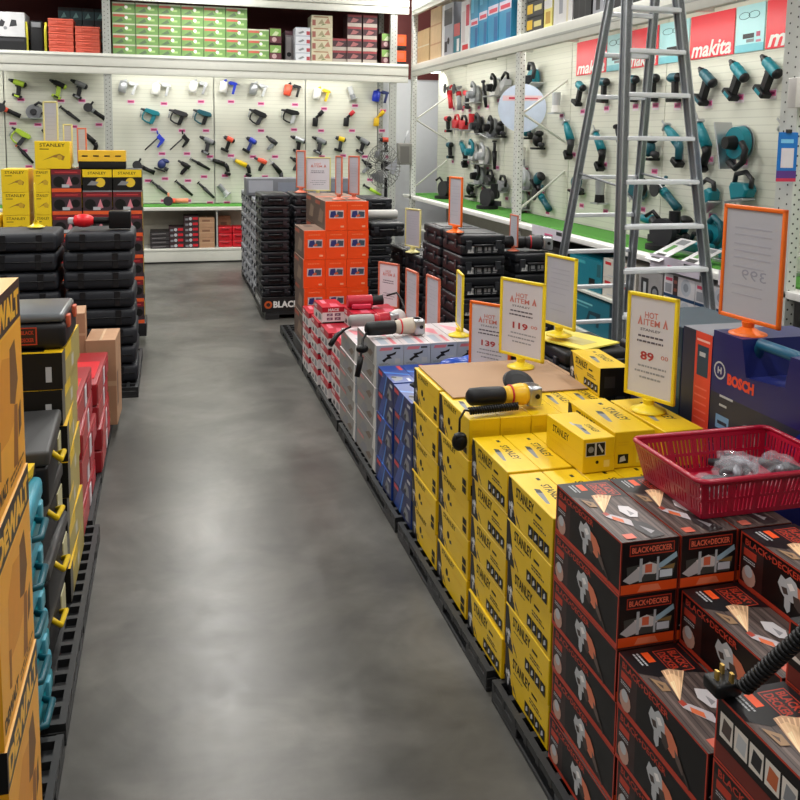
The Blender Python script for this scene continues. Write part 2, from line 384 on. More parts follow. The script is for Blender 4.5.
# ceiling lamps: long fluorescent battens
def lamp_fix():
    t = empty('ceiling_lamp')
    MB().box((-.09,-.62,.03), (.09,.62,.09), WHITE, .004).build('lamp_body', t)
    MB().cyl((0,-.6,.0), (0,.6,.0), .028, M((255,252,244), .5, 0, 0, emit=9.0)).build('lamp_tube', t)
    return t
LX = (-2.2, .45, 3.0); LY = (-.6, 2.2, 5.0, 7.8, 10.6)
for j, ly in enumerate(LY):
    for i, lx in enumerate(LX):
        put('lamp', lamp_fix, (lx, ly, 3.75), (0,0,0), 'white fluorescent batten, %s lamp of the %s row under the ceiling' % (ORDL[j], ['left', 'aisle', 'right'][i]), 'ceiling lamp', 'fluorescent lamps under the ceiling')
        ld = bpy.data.lights.new('batten_light', 'AREA'); ld.shape = 'RECTANGLE'; ld.size = .16; ld.size_y = 1.2
        ld.energy = CEIL_W*(.50, .62, 1.0, 1.1, 1.1)[j]; ld.color = (1, .985, .95)
        lo = bpy.data.objects.new('batten_light', ld); COL.objects.link(lo); lo.location = (lx, ly, 3.70)

# ------------------------------------------------------------ shelving
def perforated(mb, x, y, z0, z1, wx, wy, face, mat, step=.05, r=.006):
    mb.box((x-wx/2, y-wy/2, z0), (x+wx/2, y+wy/2, z1), mat, .002)
    hole = M((60,60,58), .8); n = int((z1-z0-.1)/step)
    for k in range(n):
        z = z0+.08+k*step
        for s in (-1, 1):
            for t in range(1):
                zz = z+(step/2 if s > 0 else 0)
                if 'y' in face:
                    cx = x+s*wx*.22; mb.poly([(cx+r*cos(a*pi/3), y-wy/2-.0006, zz+r*sin(a*pi/3)) for a in range(6)][::-1], hole)
                if 'x' in face:
                    cy = y+s*wy*.22; mb.poly([(x-wx/2-.0006, cy+r*cos(a*pi/3), zz+r*sin(a*pi/3)) for a in range(6)], hole)
BY = 10.95   # front of the back shelving
def back_shelf():
    t = thing('pegboard_shelving', 'long cream metal shelving with pegboard along the back wall', 'shelving', (0, BY, 0))
    for x in (-4.1, -.66, 2.86):
        mb = MB(); perforated(mb, x, .02, 0, 3.9, .09, .05, 'y', SHELFG); mb.build('post', t)
    for x in (-2.45, 2.80):
        mb = MB(); perforated(mb, x, .46, 0, 3.9, .07, .05, 'y', SHELFG)
        mb.build('rear_post', t)
    for (z0, z1) in ((2.30, 2.54), (3.17, 3.36)):
        mb = MB(); mb.box((-4.1, -.025, z0+.09), (3.055, .02, z1), SHELFW, .004).box((-4.1, -.015, z0), (3.055, .01, z0+.085), SHELFW, .004)
        mb.box((-4.1, -.034, z1-.04), (3.055, -.026, z1-.03), SHELFG).build('beam', t)
        MB().box((-4.1, .03, z1-.03), (3.055, 1.0, z1-.01), SHELFG).build('shelf_board', t)
    # pegboards, one per metre
    xs = [-4.1, -3.0, -1.88, -.72, .60, 1.78, 2.76]
    for a, b in zip(xs, xs[1:]):
        MB().box((a+.006, .44, .72), (b-.006, .46, 2.33), PEG).build('pegboard_panel', t)
    MB().box((-4.1, .0, .66), (2.8, .44, .70), SHELFW, .003).build('counter', t)
    MB().box((-4.1, .06, .7005), (2.8, .43, .712), GMAT).build('green_mat', t)
    MB().box((-4.1, .0, .155), (2.8, .44, .185), SHELFW, .003).build('bottom_board', t)
    MB().box((-4.1, .01, .02), (2.8, .03, .155), SHELFW, .003).build('kick_plate', t)
    MB().box((-4.1, .44, .19), (2.8, .45, .655), M((178,172,158), .6)).build('back_panel', t)
    for a in (-.66, .60): MB().box((a-.01, .03, .19), (a+.01, .43, .655), SHELFG).build('divider', t)
    return t
back_shelf()
def tube_light(name_loc, length, alongx, label, watts):
    t = empty('shelf_lamp')
    MB().box((-length/2,-.02,.0), (length/2,.02,.03), WHITE, .003).build('lamp_body', t)
    MB().cyl((-length/2+.03,0,-.014), (length/2-.03,0,-.014), .012, M((255,252,240), .5, 0, 0, emit=6.0)).build('lamp_tube', t)
    t.location = name_loc; t.rotation_euler = (0, 0, 0 if alongx else pi/2); tag(t, label, 'lamp')
    ld = bpy.data.lights.new('tube_light', 'AREA'); ld.shape = 'RECTANGLE'; ld.size = length; ld.size_y = .05
    ld.energy = watts; ld.color = (1, .985, .93)
    lo = bpy.data.objects.new('tube_light', ld); COL.objects.link(lo)
    lo.location = (name_loc[0], name_loc[1], name_loc[2]-.035); lo.rotation_euler = ((R(30), 0, 0) if alongx else (0, R(-35), 0))
    if not alongx: ld.size, ld.size_y = .05, length
for i, x in enumerate((-2.6, -.05+.1, 1.75)):
    tube_light((x, BY+.14, 2.35), 1.5, True, 'white tube lamp under the back top shelf, %s from left' % ORDL[i], SHELF_W)
RX = 3.10; RB = 3.60   # front and pegboard plane of the right shelving
def right_shelf():
    t = thing('pegboard_shelving', 'long cream shelving with pegboard down the right side', 'shelving', (RX, 0, 0))
    for y in (BY-.03, 7.40, 3.80, .4):
        mb = MB(); perforated(mb, .03, y, 0, 3.9, .06, .13 if y == 3.80 else .09, 'xy', M((206,208,202), .4, 0, .03)); mb.build('post', t)
        mb = MB(); perforated(mb, .56, y, 0, 3.9, .05, .07, 'xy', SHELFG); mb.build('rear_post', t)
        mb = MB()
        for z0, z1 in ((1.83, 2.17), (1.83, 1.55), (.95, 1.33)):
            mb.cyl((.06, y, z0), (.54, y, z1), .011, SHELFW, n=8)
        mb.build('side_brace', t)
    for (z0, z1) in ((2.38, 2.53), (3.15, 3.32)):
        MB().box((-.012, .4, z0), (.03-.001, BY-.07, z1), SHELFW, .004).box((-.018, .4, z0+.055), (-.0125, BY-.07, z0+.075), SHELFG).build('beam', t)
        MB().box((.06, .4, z1-.025), (1.0, BY+.0, z1-.01), M((200,200,190), .5)).build('shelf_board', t)
        for yy in [1.2+k*1.0 for k in range(10)]:
            if abs(yy-3.8) > .1: MB().box((.07, yy, z1-.06), (1.0, yy+.04, z1-.026), SHELFW).build('joist', t)
    ys = [.4, 2.6, 4.17, 5.75, 7.32, 8.9, 10.2, 11.35]
    for a, b in zip(ys, ys[1:]):
        MB().box((RB-RX, a+.005, .84), (RB-RX+.02, b-.005, 2.495), PEG).build('pegboard_panel', t)
    MB().box((0, .4, .79), (.5, 11.3, .83), WHITE, .003).build('counter', t)
    MB().box((.10, .4, .8305), (.48, 11.3, .842), GMAT).build('green_mat', t)
    MB().box((.0, .4, .42), (.5, 10.9, .445), SHELFW, .003).build('middle_board', t)
    MB().box((.0, .4, .10), (.5, 10.9, .125), SHELFW, .003).build('bottom_board', t)
    MB().box((.50, .4, .13), (.51, 10.9, .785), M((150,148,140), .6)).build('back_panel', t)
    MB().box((.01, .4, .0), (.03, 10.9, .099), SHELFW, .003).build('kick_plate', t)
    return t
right_shelf()
tube_light((3.38, 11.06, 2.472), .36, True, 'added short fill tube, out of sight, brightening the far right corner', 5.0)  # added fill light, hidden under the deck, to brighten the white corner wall
for i, y in enumerate((9.9, 7.6, 5.3, 2.9)):
    tube_light((RX+.087, y, 2.436), 1.9, False, 'added fill tube hidden behind the right shelf beam, %s from back' % ORDL[i], 5.0)  # added fill tubes, hidden by the beam, to brighten right pegboard and posters
#@@STOCK@@
# ------------------------------------------------------------ pallets
def pallet(wx, wy):
    def mk():
        t = empty('plastic_pallet'); P = M((30,31,33), .5); mb = MB()
        n = int(wx/.048)
        for k in range(n):
            x = -wx/2+.010+k*(wx-.02)/(n-1); mb.box((x-.009, -wy/2, .045), (x+.009, wy/2, .065), P)
        m = int(wy/.075)
        for k in range(m+1):
            y = -wy/2+.012+k*(wy-.024)/m; mb.box((-wx/2, y-.010, .040), (wx/2, y+.010, .0645), P)
        mb.build('deck', t)
        for i in (-1, 0, 1):
            mb = MB(); x = i*(wx/2-.06)
            for j in (-1, 0, 1): y = j*(wy/2-.09); mb.box((x-.06, y-.09, .013), (x+.06, y+.09, .042), P, .002)
            mb.box((x-.06, -wy/2, .0), (x+.06, wy/2, .0145), P, .002).build('skid', t)
        return t
    return mk
PT = .066
for i, (y0, ly) in enumerate(((.30, .8), (1.14, 1.0), (2.18, 1.0), (3.22, 1.2), (4.46, 1.2), (5.70, 1.2))):
    wp = .98 if y0 < 4 else .70
    put(('pallet', wp, ly), pallet(wp, ly), (.87+wp/2, y0+ly/2, 0), (0,0,0), 'black plastic pallet under the right display, %s from the front' % ORDL[i], 'pallet', 'pallets along the right of the aisle')
for i, (y0, ly) in enumerate(((1.0, 1.2), (2.24, 1.2), (3.48, 1.2), (4.70, .6))):
    put(('pallet', 1.1, ly), pallet(1.1, ly), (-.28-.55-(.0 if i < 2 else .03), y0+ly/2, 0), (0,0,0), 'black plastic pallet under the left display, %s from the front' % ORDL[i], 'pallet', 'pallets along the left of the aisle')
put(('pallet', .72, .9), pallet(.72, .9), (1.97, 5.08, 0), (0,0,0), 'black plastic pallet under the near black tool cases', 'pallet')
put(('pallet', .72, .9), None, (1.97, 6.0, 0), (0,0,0), 'black plastic pallet under the rear black tool cases', 'pallet')
put(('pallet', 1.1, 1.2), None, (1.36, 7.9+.12, 0), (0,0,0), 'black plastic pallet beneath the far black case stacks', 'pallet')
put(('pallet', 1.1, 1.2), None, (1.36, 9.3, 0), (0,0,0), 'black plastic pallet beneath the grey case stack', 'pallet')
put(('pallet', 1.1, 1.2), None, (-1.0, 6.98, 0), (0,0,0), 'black plastic pallet beneath the far yellow display boxes', 'pallet')

# ------------------------------------------------------------ black and orange grinder boxes, nearest on the right
BW, BL, BH = .135, .308, .1165
def mk_bd(): return carton(BW, BL, BH, M((40,22,22), .38, 0, .05), p_bd(BW, BL, BH)).build('grinder_box')
stack('bd', mk_bd, .90, 1.512, PT, BW, BL, BH, 3, 6, 'black grinder box', 'under the red basket', 'box', 'black and orange grinder boxes', .004)
stack('bd', mk_bd, .90, 1.196, PT, BW, BL, BH, 1, 4, 'black grinder box', 'second stack from the front, beside the aisle', 'box', 'black and orange grinder boxes', .004, name_cols=False)
stack('bd', mk_bd, .90+.139, 1.196, PT, BW, BL, BH, 1, 5, 'black grinder box', 'in the five-high stack just before the basket', 'box', 'black and orange grinder boxes', .004, name_cols=False)
stack('bd', mk_bd, .90+.278, 1.196, PT, BW, BL, BH, 1, 6, 'black grinder box', 'in the right stack in front of the basket', 'box', 'black and orange grinder boxes', .004, name_cols=False)
def mk_bd2():
    P = [('r', 'L', (0,0,1,1), M((13,9,10), .38, spec=.35))] + rim('L', .012, .035, OBD) + [('r', 'L', (.012,.05,1,.30), M((110,34,24), .4))]
    for k in range(5):
        P.append(('r', 'L', (.04+k*.125,.42,.15+k*.125,.80), M((222,214,204), .45))); P.append(('p', 'L', [(.055+k*.125,.5),(.13+k*.125,.47),(.14+k*.125,.7),(.07+k*.125,.74)], (WOOD, LGREY, DARK, M((190,100,60), .5), GREY)[k]))
    T = [p for p in p_bd(BW, BL, BH) if p[1] in ('T', 'F', 'R')]
    return carton(BW, BL, BH, M((40,22,22), .38, 0, .05), P+T).build('grinder_box')
for c, n, wh in ((0, 5, 'front stack beside the aisle'), (1, 6, 'tall front stack at the right edge')):
    for r in range(n):
        top = r == n-1
        key, mk = ('bd2', mk_bd2) if top else ('bd', mk_bd)
        put(key, mk, (.90+BW/2+.139*c, .88+BL/2, PT+r*(BH+.0016)), (0,0,random.uniform(-.01,.01)), ('black box with picture squares' if top else 'black grinder box') + ' %s, %s' % (ORD[n-1-r], wh), 'box', 'black and orange grinder boxes')

# ------------------------------------------------------------ yellow grinder boxes
def mk_sa(l, h, var, w=.098):
    return lambda: carton(w, l, h, M((232,192,14), .38, 0, .05), p_stanley(w, l, h, var)).build('grinder_box')
YG = 'yellow angle grinder boxes'
stack('s4', mk_sa(.284, .1215, 0), .90, 1.836, PT, .098, .284, .1215, 4, 5, 'yellow box', 'stack touching the black boxes', 'box', YG)
stack('s4', None, .90, 2.134, PT, .098, .284, .1215, 5, 5, 'yellow box', 'second stack from the black boxes', 'box', YG)
stack('s2', mk_sa(.306, .130, 1, .103), .90, 2.446, PT, .103, .306, .1312, 5, 5, 'yellow box', 'stack under the near cardboard edge', 'box', YG)
stack('s2', None, .90, 2.768, PT, .103, .306, .1312, 5, 5, 'yellow box', 'stack under the far cardboard edge', 'box', YG)
ztop = PT+5*.1232
def mk_loose():
    w, l, h = .098, .225, .098
    P = [('t','L',(.18,.62,.62,.84),INK,'STANLEY',.02),('r','L',(.02,.50,.98,.52),YELD)] + lines('L', .1, .3, .6, .42, 2, YELD, 4)
    P += [('p','T',[(.42,.35),(.5,.55),(.56,.5),(.86,.42),(.82,.3),(.56,.34)],GREY),('p','T',[(.60,.38),(.72,.40),(.7,.48),(.62,.46)],DARK),('p','T',[(.36,.3),(.5,.28),(.48,.36),(.38,.36)],LGREY),('t','T',(.5,.62,.8,.8),INK,'STANLEY',.01)]
    P += [('r','F',(.08,.48,.70,.88),LGREY),('r','F',(.10,.50,.36,.86),INK),('r','F',(.42,.50,.68,.86),INK),('c','F',(.24,.68,.009),GREY),('p','F',[(.46,.8),(.6,.56),(.64,.62),(.5,.84)],LGREY),('c','F',(.45,.30,.005),INK),('r','F',(.66,.14,.84,.34),M((238,210,110), .4)),('r','F',(0,.43,1,.445),YELD)]
    return carton(w, l, h, M((232,192,14), .38, 0, .05), P).build('grinder_box')
put('sl', mk_loose, (1.140, 2.185, ztop), (0,0,R(1.5)), 'loose yellow box with two black picture squares lying before the flat box', 'box', YG)
put('s4w', mk_sa(.30, .105, 0, .125), (1.262, 2.235, ztop), (0,0,R(-1)), 'long yellow box lying right of the loose yellow box', 'box', YG)
put('s4w', None, (1.398, 2.21, ztop), (0,0,R(1)), 'long yellow box under the yellow sign marked 89', 'box', YG)
def mk_sblk(): 
    P = p_stanley(.11, .26, .10, 0) + [('r', 'F', (0,0,1,1), INK), ('r', 'F', (.15,.3,.5,.7), DARK)]
    return carton(.11, .26, .10, M((232,192,14), .38, 0, .05), P).build('grinder_box')
zc = PT+5*.1328
put('sb', mk_sblk, (1.47, 2.69, zc), (0,0,R(-4)), 'yellow box with a black end behind the yellow sign marked 89', 'box', YG)
# cardboard sheet over the boxes
cb = MB(); CB = M((176,142,112), .8, 0, .05, 6)
cb.box((.915, 2.66, zc), (1.42, 3.075, zc+.004), CB); cb.poly([(1.42,2.66,zc+.0045),(1.44,2.68,zc+.004),(1.44,3.05,zc+.002),(1.42,3.07,zc+.0045)], CB)
tag(cb.build('cardboard_sheet'), 'brown cardboard sheet laid over the yellow boxes', 'cardboard')

# ------------------------------------------------------------ blue, grey, red and orange boxes further down the aisle
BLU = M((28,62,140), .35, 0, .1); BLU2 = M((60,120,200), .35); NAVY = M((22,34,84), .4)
def p_blue():
    P = []
    for f in ('L', 'T', 'R'):
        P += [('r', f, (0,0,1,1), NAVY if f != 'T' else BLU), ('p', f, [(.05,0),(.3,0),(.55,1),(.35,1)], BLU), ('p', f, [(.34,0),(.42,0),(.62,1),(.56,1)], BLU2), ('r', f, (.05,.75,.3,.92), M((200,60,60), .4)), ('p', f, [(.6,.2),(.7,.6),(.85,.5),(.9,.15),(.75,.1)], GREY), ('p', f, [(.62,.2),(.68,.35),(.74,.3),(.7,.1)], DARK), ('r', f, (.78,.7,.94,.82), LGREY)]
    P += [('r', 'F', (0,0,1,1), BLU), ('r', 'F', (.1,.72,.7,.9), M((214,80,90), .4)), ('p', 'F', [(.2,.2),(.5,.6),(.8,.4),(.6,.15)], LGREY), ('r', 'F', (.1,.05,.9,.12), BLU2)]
    return P
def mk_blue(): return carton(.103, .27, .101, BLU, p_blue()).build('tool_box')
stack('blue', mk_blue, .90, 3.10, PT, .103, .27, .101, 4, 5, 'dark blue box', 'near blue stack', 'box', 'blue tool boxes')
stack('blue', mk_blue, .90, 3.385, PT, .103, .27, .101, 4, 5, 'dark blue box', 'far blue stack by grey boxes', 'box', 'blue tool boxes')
SIL = M((168,176,188), .38, 0, .05); SIDE = M((132,132,128), .42, 0, .1)
def p_grey():
    P = [('r', 'F', (.0,.0,1,1), SIL), ('p', 'F', [(.1,.76),(.16,.90),(.62,.90),(.56,.76)], M((214,120,128), .4)), ('r', 'F', (.64,.8,.88,.88), DARK), ('p', 'F', [(.2,.3),(.4,.46),(.36,.56),(.56,.6),(.74,.7),(.7,.56),(.5,.48),(.58,.38),(.4,.34),(.28,.2)], INK), ('r', 'F', (.68,.12,.88,.36), LGREY)]
    P += lines('F', .1, .08, .6, .18, 2, GREY, 5)
    for f in ('L', 'R'):
        P += [('r', f, (0,0,1,1), SIDE), ('p', f, [(.2,.2),(.34,.6),(.55,.7),(.6,.3),(.4,.15)], GREY), ('p', f, [(.5,.3),(.7,.6),(.82,.5),(.7,.2)], M((110,96,84), .5)), ('r', f, (.05,.74,.4,.88), M((190,120,120), .45)), ('p', f, [(.84,0),(1,0),(1,1),(.92,1)], M((200,200,196), .4))]
    P += [('r', 'T', (0,0,1,1), M((206,196,198), .35)), ('p', 'T', [(.1,.2),(.3,.8),(.6,.7),(.4,.3)], M((226,140,150), .4)), ('r', 'T', (.6,.2,.95,.5), SIL), ('r', 'T', (.62,.65,.95,.8), M((214,120,128), .4))]
    return P
def mk_gry(): return carton(.126, .405, .098, SIDE, p_grey()).build('tool_box')
stack('gry', mk_gry, .90, 3.69, PT, .126, .405, .098, 4, 6, 'silver grey box', 'near grey stack', 'box', 'grey tool boxes')
stack('gry', mk_gry, .90, 4.11, PT, .126, .405, .098, 4, 5, 'silver grey box', 'far grey stack by red boxes', 'box', 'grey tool boxes')
RW = M((226,224,224), .4); CRIM = M((176,22,44), .38, 0, .06)
def p_red():
    P = [('r', 'F', (0,0,1,.68), RW), ('r', 'F', (0,.68,1,1), CRIM), ('t', 'F', (.26,.74,.74,.92), RW, 'MACE', .04), ('r', 'F', (0,0,1,.08), INK)]
    for a in (.2, .55):
        for b in (.18, .44): P += [('r', 'F', (a,b,a+.26,b+.17), M((120,80,110), .5)), ('p', 'F', [(a+.04,b+.03),(a+.2,b+.06),(a+.14,b+.14)], LGREY)]
    for f in ('L', 'R'):
        P += [('r', f, (0,0,1,.58), M((200,196,194), .4)), ('r', f, (0,.58,1,1), CRIM), ('t', f, (.08,.68,.4,.9), RW, 'MACE', .04), ('p', f, [(.55,.1),(.62,.5),(.8,.5),(.9,.2),(.7,.08)], GREY), ('p', f, [(.2,.1),(.3,.4),(.42,.3),(.4,.08)], DARK)]
    P += [('r', 'T', (0,0,1,1), CRIM), ('r', 'T', (.1,.2,.5,.4), M((220,120,134), .4)), ('p', 'T', [(.5,.5),(.9,.4),(.95,.8),(.6,.8)], M((206,90,110), .4))]
    return P
def mk_red(): return carton(.14, .26, .098, CRIM, p_red()).build('tool_box')
for i, (yy, n) in enumerate(((4.54, 4), (4.83, 4), (5.12, 4), (5.41, 4))):
    stack('red', mk_red, .905-.012*i, yy, PT, .14, .26, .098, 3, n, 'red and white box', '%s red stack from front' % ORDL[i], 'box', 'red and white tool boxes')
for c in range(3):
    put('red', None, (.955+.145*c+.01, 5.0+(.22 if c == 0 else .0), PT+4*.0997), (0,0,R(2)), 'red and white box on top of the red stacks, %s from the aisle' % ORDL[c], 'box', 'red and white tool boxes')
BRN = M((74,50,40), .5, 0, .12)
def p_org():
    P = [('r', 'F', (0,0,1,1), M((240,78,22), .38, 0, .03)), ('r', 'F', (.16,.42,.84,.70), M((196,180,180), .5)), ('p', 'F', [(.2,.46),(.24,.66),(.46,.68),(.5,.52),(.36,.44)], M((40,50,110), .5)), ('p', 'F', [(.46,.46),(.56,.66),(.82,.64),(.8,.46)], M((60,78,92), .5)), ('p', 'F', [(.4,.5),(.56,.56),(.62,.5),(.5,.45)], M((200,90,50), .5)), ('r', 'F', (.7,.1,.86,.16), M((250,170,130), .5))]
    P += lines('F', .2, .84, .8, .92, 1, M((250,120,70), .5), 4)
    for f in ('L', 'R'): P += [('r', f, (0,0,1,1), BRN), ('p', f, [(.3,.2),(.5,.7),(.8,.6),(.7,.2)], M((120,96,80), .5)), ('r', f, (.05,.8,.5,.93), M((150,60,34), .5)), ('r', f, (.94,0,1,1), M((210,80,34), .4))]
    P += [('r', 'T', (0,0,1,1), M((128,100,82), .5)), ('r', 'T', (.1,.3,.4,.7), M((90,66,54), .5)), ('r', 'T', (.95,0,1,1), ORG)]
    return P
def mk_org(): return carton(.149, .45, .1985, ORG, p_org()).build('drill_box')
stack('org', mk_org, .90, 5.80, .155, .149, .45, .1985, 3, [4, 5, 5], 'orange box', 'front orange stack', 'box', 'orange drill boxes')
for c in (0,):
    stack('org', mk_org, 1.055, 6.27, .155, .149, .45, .1985, 2, 5, 'orange box', 'rear orange stack', 'box', 'orange drill boxes')
tag(MB().box((.885, 5.79, PT), (1.37, 6.262, .154), M((36,36,38), .6), .003).build('display_plinth'), 'low black plinth under the front orange boxes', 'plinth')
tag(MB().box((1.04, 6.266, PT), (1.37, 6.74, .154), M((36,36,38), .6), .003).build('display_plinth'), 'low black plinth under the rear orange boxes', 'plinth')

# ------------------------------------------------------------ moulded tool cases
CASE = M((20,22,28), .45, 0, .12, 30, .4); CASE2 = M((17,18,22), .42, spec=.4); LATCH = M((38,40,46), .4)
def mk_case(w, l, h, face, style=0, col=CASE):
    """hard tool case lying flat, its handle end towards -y"""
    def f():
        t = empty('tool_case')
        mb = MB(); mb.box((-w/2, -l/2, 0), (w/2, l/2, h*.52), col, .014)
        for k in range(5): x = -w/2+w*(.12+.19*k); mb.box((x-.006, -l/2-.004, h*.06), (x+.006, -l/2+.01, h*.48), col)
        mb.build('case_body', t)
        mb = MB(); mb.box((-w/2, -l/2, h*.53), (w/2, l/2, h), col, .014); mb.box((-w*.36, -l*.34, h-.002), (w*.36, l*.34, h+.004), CASE2, .003)
        mb.build('case_lid', t)
        mb = MB(); mb.tube([(-.06, -l/2+.01, h*.5), (-.055, -l/2-.018, h*.5), (.055, -l/2-.018, h*.5), (.06, -l/2+.01, h*.5)], .008, CASE2); mb.build('handle', t)
        for s in (-1, 1):
            MB().box((s*w*.33-.018, -l/2-.008, h*.3), (s*w*.33+.018, -l/2+.004, h*.72), LATCH, .002).build('latch', t)
        for s in (-1, 1):
            for yy in (-.25, .25): MB().box((s*(w/2)-.007, l*yy-.016, h*.3), (s*(w/2)+.007, l*yy+.016, h*.72), LATCH, .002).build('side_clip', t)
        if style == 1:
            mb = MB(); y = -l/2-.0012
            mb.box((-w*.40, y, h*.12), (-w*.16, y+.004, h*.44), M((206,206,204), .5))
            for k in range(3): mb.box((-w*.38+k*w*.07, y-.0006, h*.18), (-w*.34+k*w*.07, y, h*.36), GREY)
            for k in range(4): mb.box((-w*.13+k*w*.12, y, h*.22), (-w*.04+k*w*.12, y+.002, h*.40), M((160,160,162), .5))
            mb.box((-w*.13, y, h*.13), (w*.30, y+.002, h*.17), M((150,150,152), .5)); mb.build('label', t)
        return t
    return f
# mid stacks right of the aisle
WC, LC, HC = .275, .355, .1175
def cases(key, mk, x0, y0, z0, w, l, h, n, where, desc, group, rz=0, jit=.005, gap=.005):
    for r in range(n):
        put(key, mk, (x0+w/2+random.uniform(-jit, jit), y0+l/2+random.uniform(-jit, jit), z0+r*(h+gap)), (0,0,rz+random.uniform(-.012,.012)), desc+' %s, %s' % (ORD[n-1-r], where), 'tool case', group)
mkm = mk_case(WC, LC, HC, 0, 1)
cases('cm', mkm, 1.63, 4.66, PT, WC, LC, HC, 8, 'front left stack behind the 119 sign', 'black tool case', 'labelled black tool cases')
cases('cm', None, 1.63, 5.06, PT, WC, LC, HC, 8, 'second case stack behind the 119 sign', 'black tool case', 'labelled black tool cases')
cases('cm', None, 1.99, 4.70, PT, WC, LC, HC, 7, 'right stack under the black grinder', 'black tool case', 'labelled black tool cases')
cases('cm', None, 1.63, 5.50, PT, WC, LC, HC, 6, 'rear stack left of the ladder', 'black tool case', 'labelled black tool cases')
cases('cm', None, 1.63, 5.92, PT, WC, LC, HC, 6, 'rearmost stack behind the yellow sign', 'black tool case', 'labelled black tool cases')
# far black case stacks with the printed carton underneath
WF, LF, HF = .30, .42, .095
def mk_base():
    mb = carton(.55, .62, .13, M((22,22,24), .45), [('c', 'F', (.10,.5,.035), M((190,80,30), .5)), ('c', 'F', (.10,.5,.018), M((60,30,20), .5)), ('t', 'F', (.18,.28,.60,.74), M((226,226,224), .5), 'BLACK', .04), ('t', 'F', (.64,.28,.98,.74), M((226,226,224), .5), 'DECKER', .04), ('t', 'L', (.15,.3,.8,.72), M((200,200,200), .5), 'BLACK+DECKER', .04)])
    return mb.build('printed_carton')
tag(mk_base(), 'black printed carton base with orange disc under the far case stack', 'carton').location = (.78+.275, 7.42+.31, PT)
mkf = mk_case(.250, .50, HF, 0, 0)
cases('cf', mkf, .78, 7.44, PT+.131, .250, .50, HF, 9, 'aisle-side stack on the printed carton', 'black tool case', 'far black tool cases')
cases('cf', None, 1.06, 7.44, PT+.131, .250, .50, HF, 9, 'stack left of the orange boxes', 'black tool case', 'far black tool cases')
cases('cf', None, 1.34, 7.44, PT, .250, .50, HF, 10, 'stack behind the orange boxes', 'black tool case', 'far black tool cases')
cases('cf', None, 1.66, 7.3, PT, .250, .50, HF, 10, 'stack right of the orange boxes', 'black tool case', 'far black tool cases')
GC = M((132,134,140), .5, 0, .08)
mkg = mk_case(.30, .46, .112, 0, 0, GC)
for i, yy in enumerate((8.15, 8.72, 9.3)):
    cases('cg', mkg, .80, yy, PT, .30, .46, .112, 8, '%s grey stack from the front' % ORDL[i], 'grey tool case', 'grey tool cases')
cases('cg', None, 1.14, 8.2, PT, .30, .46, .112, 8, 'grey stack behind the black cases', 'grey tool case', 'grey tool cases')
def mk_gdisp():
    t = empty('display_crate')
    MB().box((-.26,-.15,0), (.26,.15,.17), M((104,106,112), .5, 0, .1), .004).build('crate_body', t)
    MB().box((-.24,-.153,.03), (.0,-.150,.15), M((150,152,160), .4)).box((.05,-.153,.04), (.22,-.150,.13), M((120,124,136), .4)).build('front_print', t)
    return t
for i, x in enumerate((1.02, 1.56)):
    t = mk_gdisp(); t.location = (x, 8.75, PT+8*.117+.002+(0 if i == 0 else .0)); tag(t, 'grey display carton on the grey cases, %s' % ('left one' if i == 0 else 'right one by the signs'), 'carton')
    if i: 
        for k in range(8): pass

# ------------------------------------------------------------ left side: tall yellow tool cartons
def p_dw(w, l, h):
    AM = M((240,168,32), .4, 0, .05); P = [('r', 'R', (0,0,1,1), AM)]
    P += [('r', 'R', (0,.80,1,1), M((44,30,22), .42)), ('t', 'R', (.03,.825,.97,.955), M((246,186,40), .4), 'DEWALT', .06), ('r', 'R', (0,.785,1,.795), M((246,190,50), .4))]
    rd = random.Random(3)
    P += [('p', 'R', [(.2,.3),(.24,.6),(.4,.7),(.62,.66),(.8,.5),(.74,.34),(.5,.28)], M((222,146,28), .45)), ('p', 'R', [(.58,.44),(.62,.70),(.78,.72),(.84,.5),(.72,.40)], M((120,78,30), .5)), ('p', 'R', [(.62,.1),(.70,.4),(.80,.38),(.76,.08)], M((150,92,28), .5)),
          ('p', 'R', [(.2,.18),(.22,.36),(.28,.34),(.26,.16)], M((160,100,30), .5)), ('p', 'R', [(.8,.2),(.82,.34),(.9,.38),(.9,.24)], M((110,70,26), .5))]
    P += [('t', 'R', (.04,.05,.44,.12), M((60,40,22), .5), 'DEWALT', .05)] + lines('R', .5, .04, .95, .1, 2, M((120,80,30), .5), 9)
    P += [('r', 'T', (0,0,1,1), M((236,190,120), .45)), ('r', 'F', (0,0,1,1), AM), ('r', 'F', (0,.8,1,1), INK), ('t', 'F', (.1,.84,.9,.95), AM, 'DEWALT', .05)]
    return P
def mk_dw(): return carton(.50, .37, .408, M((238,166,32), .4, 0, .05), p_dw(.5, .37, .408)).build('tool_carton')
for r in range(3):
    put('dw', mk_dw, (-.30-.25-(.004*r), 1.585+.185, PT+r*.4095), (0,0,0), 'big amber tool carton at the left edge, %s of three' % ('lowest', 'middle', 'topmost')[r], 'carton', 'big amber cartons at the left edge')
# teal tool cases piled behind the amber cartons
def mk_teal():
    t = empty('teal_tool_case'); 
    MB().box((-.15,-.20,0), (.15,.20,.060), TEAL, .012).build('case_body', t)
    MB().box((-.15,-.20,.061), (.15,.20,.12), M((60,150,172), .4), .016).build('case_lid', t)
    mb = MB(); mb.tube([(.14,-.06,.055),(.172,-.05,.055),(.172,.05,.055),(.14,.06,.055)], .009, DTEAL); mb.build('handle', t)
    for s in (-1, 1): MB().box((.145,s*.11-.018,.03), (.158,s*.11+.018,.08), M((80,160,180), .4), .003).build('latch', t)
    return t
for r in range(5):
    put('teal', mk_teal, (-.485+random.uniform(-.012,.008), 2.21+random.uniform(-.01,.01), PT+r*.124), (0,0,random.uniform(-.05,.05)), 'teal tool case %s, pile behind the amber cartons' % ORD[4-r], 'tool case', 'teal tool cases')
